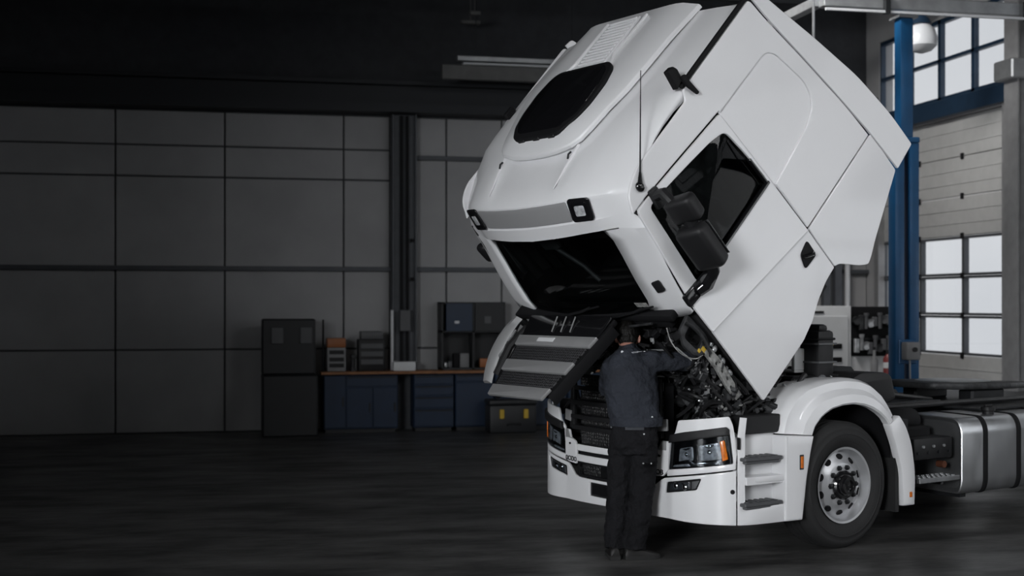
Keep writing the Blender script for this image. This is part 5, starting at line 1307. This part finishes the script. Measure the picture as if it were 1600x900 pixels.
# --- body: one continuous skin
bm = bmesh.new()
ell(bm, HC, (.082, .099, .114), 24, 16, HR)
ell(bm, hl_((0, .035, -.068)), (.052, .062, .052), 16, 10, HR)
ell(bm, hl_((0, .098, -.018)), (.013, .022, .024), 10, 8, HR)
ell(bm, hl_((0, .082, .022)), (.055, .016, .012), 12, 8, HR)
ell(bm, hl_((0, .084, -.062)), (.024, .014, .010), 10, 8, HR)
for sx in (-1, 1):
    ell(bm, hl_((sx * .088, -.012, -.022)), (.013, .023, .035), 12, 8, HR @ Matrix.Rotation(sx * .35, 3, 'Z'))
tube(bm, [(-.022, .07, 1.52), (-.028, .085, 1.58), (-.034, .105, 1.66)], [.066, .060, .056], 16)
eloft(bm, [(.95, .012, .02, .145, .105), (1.1, .0, .02, .15, .105), (1.25, -.01, .03, .165, .11), (1.4, -.02, .045, .175, .105), (1.5, -.02, .06, .135, .09), (1.55, -.02, .075, .08, .075)])
for S, E_, W_ in ((RS, RE, RW), (LS, LE, LW)):
    tube(bm, [S, S.lerp(E_, .5), E_, E_.lerp(W_, .4), W_, W_ + (W_ - E_).normalized() * .02], [.056, .050, .043, .042, .030, .028], 14)
hand(bm, RW, (-.25, .9, -.1), 1, (.2, .1, 1)); hand(bm, LW, (.35, .9, .1), -1, (-.1, .1, 1))
hipL, kneeL, ankL = (-.085, .02, .90), (-.105, .035, .50), (-.138, -.01, .10)
hipR, kneeR, ankR = (.095, .02, .90), (.075, .03, .48), (.02, -.02, .10)
for a, b, c in ((hipL, kneeL, ankL), (hipR, kneeR, ankR)):
    tube(bm, [Vector(a) + Vector((0, 0, .06)), a, Vector(a).lerp(Vector(b), .5), b, Vector(b).lerp(Vector(c), .35), c, Vector(c) - Vector((0, 0, .04))], [.062, .070, .064, .052, .052, .038, .036], 14)
tube(bm, [(-.138, -.05, .055), (-.148, .03, .05), (-.158, .10, .04)], [.034, .030, .020], 12)
tube(bm, [(-.02, -.045, .055), (.05, -.025, .05), (.12, -.002, .04)], [.034, .030, .020], 12)
body = link('body', fuse(bm, .0065, 3), 'skin', person, angle=180)
# face details
for sx in (-1, 1):
    b = bmesh.new(); ell(b, hl_((sx * .031, .080, .004)), (.012, .012, .012), 12, 8); e = obj('eye', b, 'white_print', body)
b = bmesh.new(); ell(b, hl_((0, .0935, -.062)), (.020, .006, .004), 12, 6, HR); obj('mouth', b, 'red_paint', body)
# --- hair
bm = bmesh.new(); ell(bm, hl_((0, -.010, .020)), (.092, .104, .110), 32, 24, HR); ell(bm, hl_((0, -.052, -.035)), (.074, .058, .064), 24, 16, HR)
me_h = fuse(bm, .006, 2, .010, .03)
bm = bmesh.new(); bm.from_mesh(me_h)
inv = HR.inverted()
kill = [v for v in bm.verts if (lambda q: (q.y > .045 and q.z < .052) or (q.y > -.03 and q.z < -.004) or q.z < -.078)(inv @ (v.co - HC))]
bmesh.ops.delete(bm, geom=kill, context='VERTS'); obj('hair', bm, 'hair', person, angle=180)
# --- jacket
bm = bmesh.new()
eloft(bm, [(1.03, .030, .02, .190, .150), (1.055, .028, .02, .197, .155), (1.085, .022, .022, .198, .155), (1.12, .010, .022, .196, .150), (1.2, .0, .028, .203, .150), (1.3, -.012, .036, .212, .148), (1.38, -.02, .044, .214, .142), (1.46, -.022, .052, .204, .132), (1.525, -.022, .06, .172, .118), (1.575, -.022, .072, .118, .100), (1.605, -.026, .082, .080, .082)], 28)
tube(bm, [(-.028, .085, 1.59), (-.032, .092, 1.62), (-.034, .098, 1.642)], [.073, .070, .066], 20)
tube(bm, [RS + Vector((-.06, -.0, -.01)), RS, RS.lerp(RE, .35), RS.lerp(RE, .75), RE, RE.lerp(RW, .35), RE.lerp(RW, .8), RW], [.085, .084, .080, .077, .076, .064, .052, .045], 18)
tube(bm, [LS + Vector((.05, 0, -.01)), LS, LS.lerp(LE, .4), LE, LE.lerp(LW, .4), LW], [.085, .078, .073, .066, .057, .045], 18)
jm = fuse(bm, .010, 4, .022, .08)
jacket = link('jacket', jm, 'jacket', person, angle=180); jacket['label'] = 'dark navy grey work jacket'
# --- trousers
bm = bmesh.new()
eloft(bm, [(.80, .005, .02, .170, .125), (.88, .008, .02, .180, .140), (.96, .014, .02, .180, .138), (1.03, .018, .02, .172, .130)], 28)
tube(bm, [(-.080, .02, .92), (-.090, .025, .80), (-.100, .03, .62), (-.108, .03, .50), (-.122, .01, .32), (-.136, -.01, .17), (-.138, -.02, .075)], [.098, .098, .090, .086, .082, .080, .080], 18)
tube(bm, [(.100, .02, .92), (.094, .02, .80), (.084, .02, .64), (.074, .02, .48), (.052, .0, .32), (.028, -.02, .17), (.014, -.03, .07)], [.098, .102, .095, .090, .086, .086, .090], 18)
tm = fuse(bm, .011, 4, .034, .07)
trousers = link('trousers', tm, 'trousers', person, angle=180); trousers['label'] = 'black cargo trousers'
# --- prints, patch and snaps laid on the cloth
def on_cloth(mesh_obj, pts, off=.003):
    b = bmesh.new(); b.from_mesh(mesh_obj.data); t = BVHTree.FromBMesh(b); b.free(); out = []
    for x, z in pts:
        h = t.ray_cast(Vector((x, -1, z)), Vector((0, 1, 0)))
        out.append(Vector((x, (h[0].y if h[0] is not None else 0) - off, z)))
    return out
SC = 203.0
def pp(px, py): return ((px - 988) / SC, (872 - py) / SC)
def cloth_patch(name, host, c0, c1, m, nx=8, nz=4):
    xs = np.linspace(c0[0], c1[0], nx); zs = np.linspace(c0[1], c1[1], nz)
    pts = on_cloth(host, [(x, z) for z in zs for x in xs], .004)
    b = bmesh.new(); v = [b.verts.new(p) for p in pts]
    for j in range(nz - 1):
        for i in range(nx - 1): b.faces.new((v[j * nx + i], v[j * nx + i + 1], v[(j + 1) * nx + i + 1], v[(j + 1) * nx + i]))
    g = bmesh.ops.solidify(b, geom=b.faces[:], thickness=.003)
    return obj(name, b, m, host)
cloth_patch('grey_patch', trousers, pp(977, 671), pp(1006, 659), 'grey_patch')
cloth_patch('pocket_flap', trousers, pp(1004, 729), pp(1022, 722), 'trousers')
def snap(host, px, py, r, m='bright_metal'):
    q = on_cloth(host, [pp(px, py)], .003)[0]; b = bmesh.new(); ell(b, q, (r, .003, r), 10, 6); return obj('snap', b, m, host)
snap(jacket, 972.3, 551.5, .011, 'white_print'); snap(jacket, 1018.5, 651, .008); snap(trousers, 1006, 677, .007); snap(trousers, 1005, 723, .007); snap(trousers, 1017, 723, .007); snap(trousers, 955.5, 669, .008, 'grey_patch')
# small script-like print between the shoulders
zig = []
for k in range(26):
    x = 987 + k * .82 + (.6 if k % 2 else 0); zig.append(pp(x, 552.5 - .08 * k + (.9 if k % 2 else -.9) * (1.4 if k in (3, 4) else (1 if k < 13 else .2))))
b = bmesh.new(); tube(b, on_cloth(jacket, zig, .003), .0020, 5); obj('script_print', b, 'white_print', jacket)
# hem band
b = bmesh.new(); rs = []
for z, k in ((1.018, .99), (1.014, 1.035), (1.075, 1.04), (1.085, 1.0)):
    rs.append([(.029 + .197 * k * math.cos(2 * PI * i / 40), .02 + .155 * k * math.sin(2 * PI * i / 40), z - .02 * math.sin(2 * PI * i / 40) * 0) for i in range(40)])
rings(b, rs, cap=False); obj('hem_band', b, 'jacket', jacket, angle=60)
# --- shoes
def shoe(o, ang):
    d = Vector((math.sin(ang), math.cos(ang), 0)); x = Vector((math.cos(ang), -math.sin(ang), 0)); o = Vector(o)
    rows = [(-.10, .034, .030, .085), (-.085, .041, .030, .10), (-.04, .043, .030, .105), (.01, .043, .030, .095), (.06, .046, .030, .072), (.11, .049, .030, .060), (.155, .044, .030, .050), (.178, .026, .030, .040)]
    def ring(t, w, z0, h): return [o + d * t + x * w * math.cos(a) + Vector((0, 0, z0 + (h - z0) * max(0, math.sin(a)) ** .7 if math.sin(a) > 0 else z0 * 1.0)) for a in np.linspace(0, 2 * PI, 17)[:-1]]
    b = bmesh.new(); rings(b, [ring(*r) for r in rows]); bmesh.ops.remove_doubles(b, verts=b.verts, dist=1e-4)
    s_ = obj('shoe', b, 'shoe', person, angle=60)
    b = bmesh.new()
    out = [o + d * t + x * (w + .004) for t, w, _, _ in rows] + [o + d * t - x * (w + .004) for t, w, _, _ in reversed(rows)]
    rings(b, [[p + Vector((0, 0, z)) for p in out] for z in (.002, .032)]); obj('sole', b, 'sole', s_, angle=50)
shoe((-.142, -.01, 0), -.15); shoe((.035, -.03, 0), 1.25)
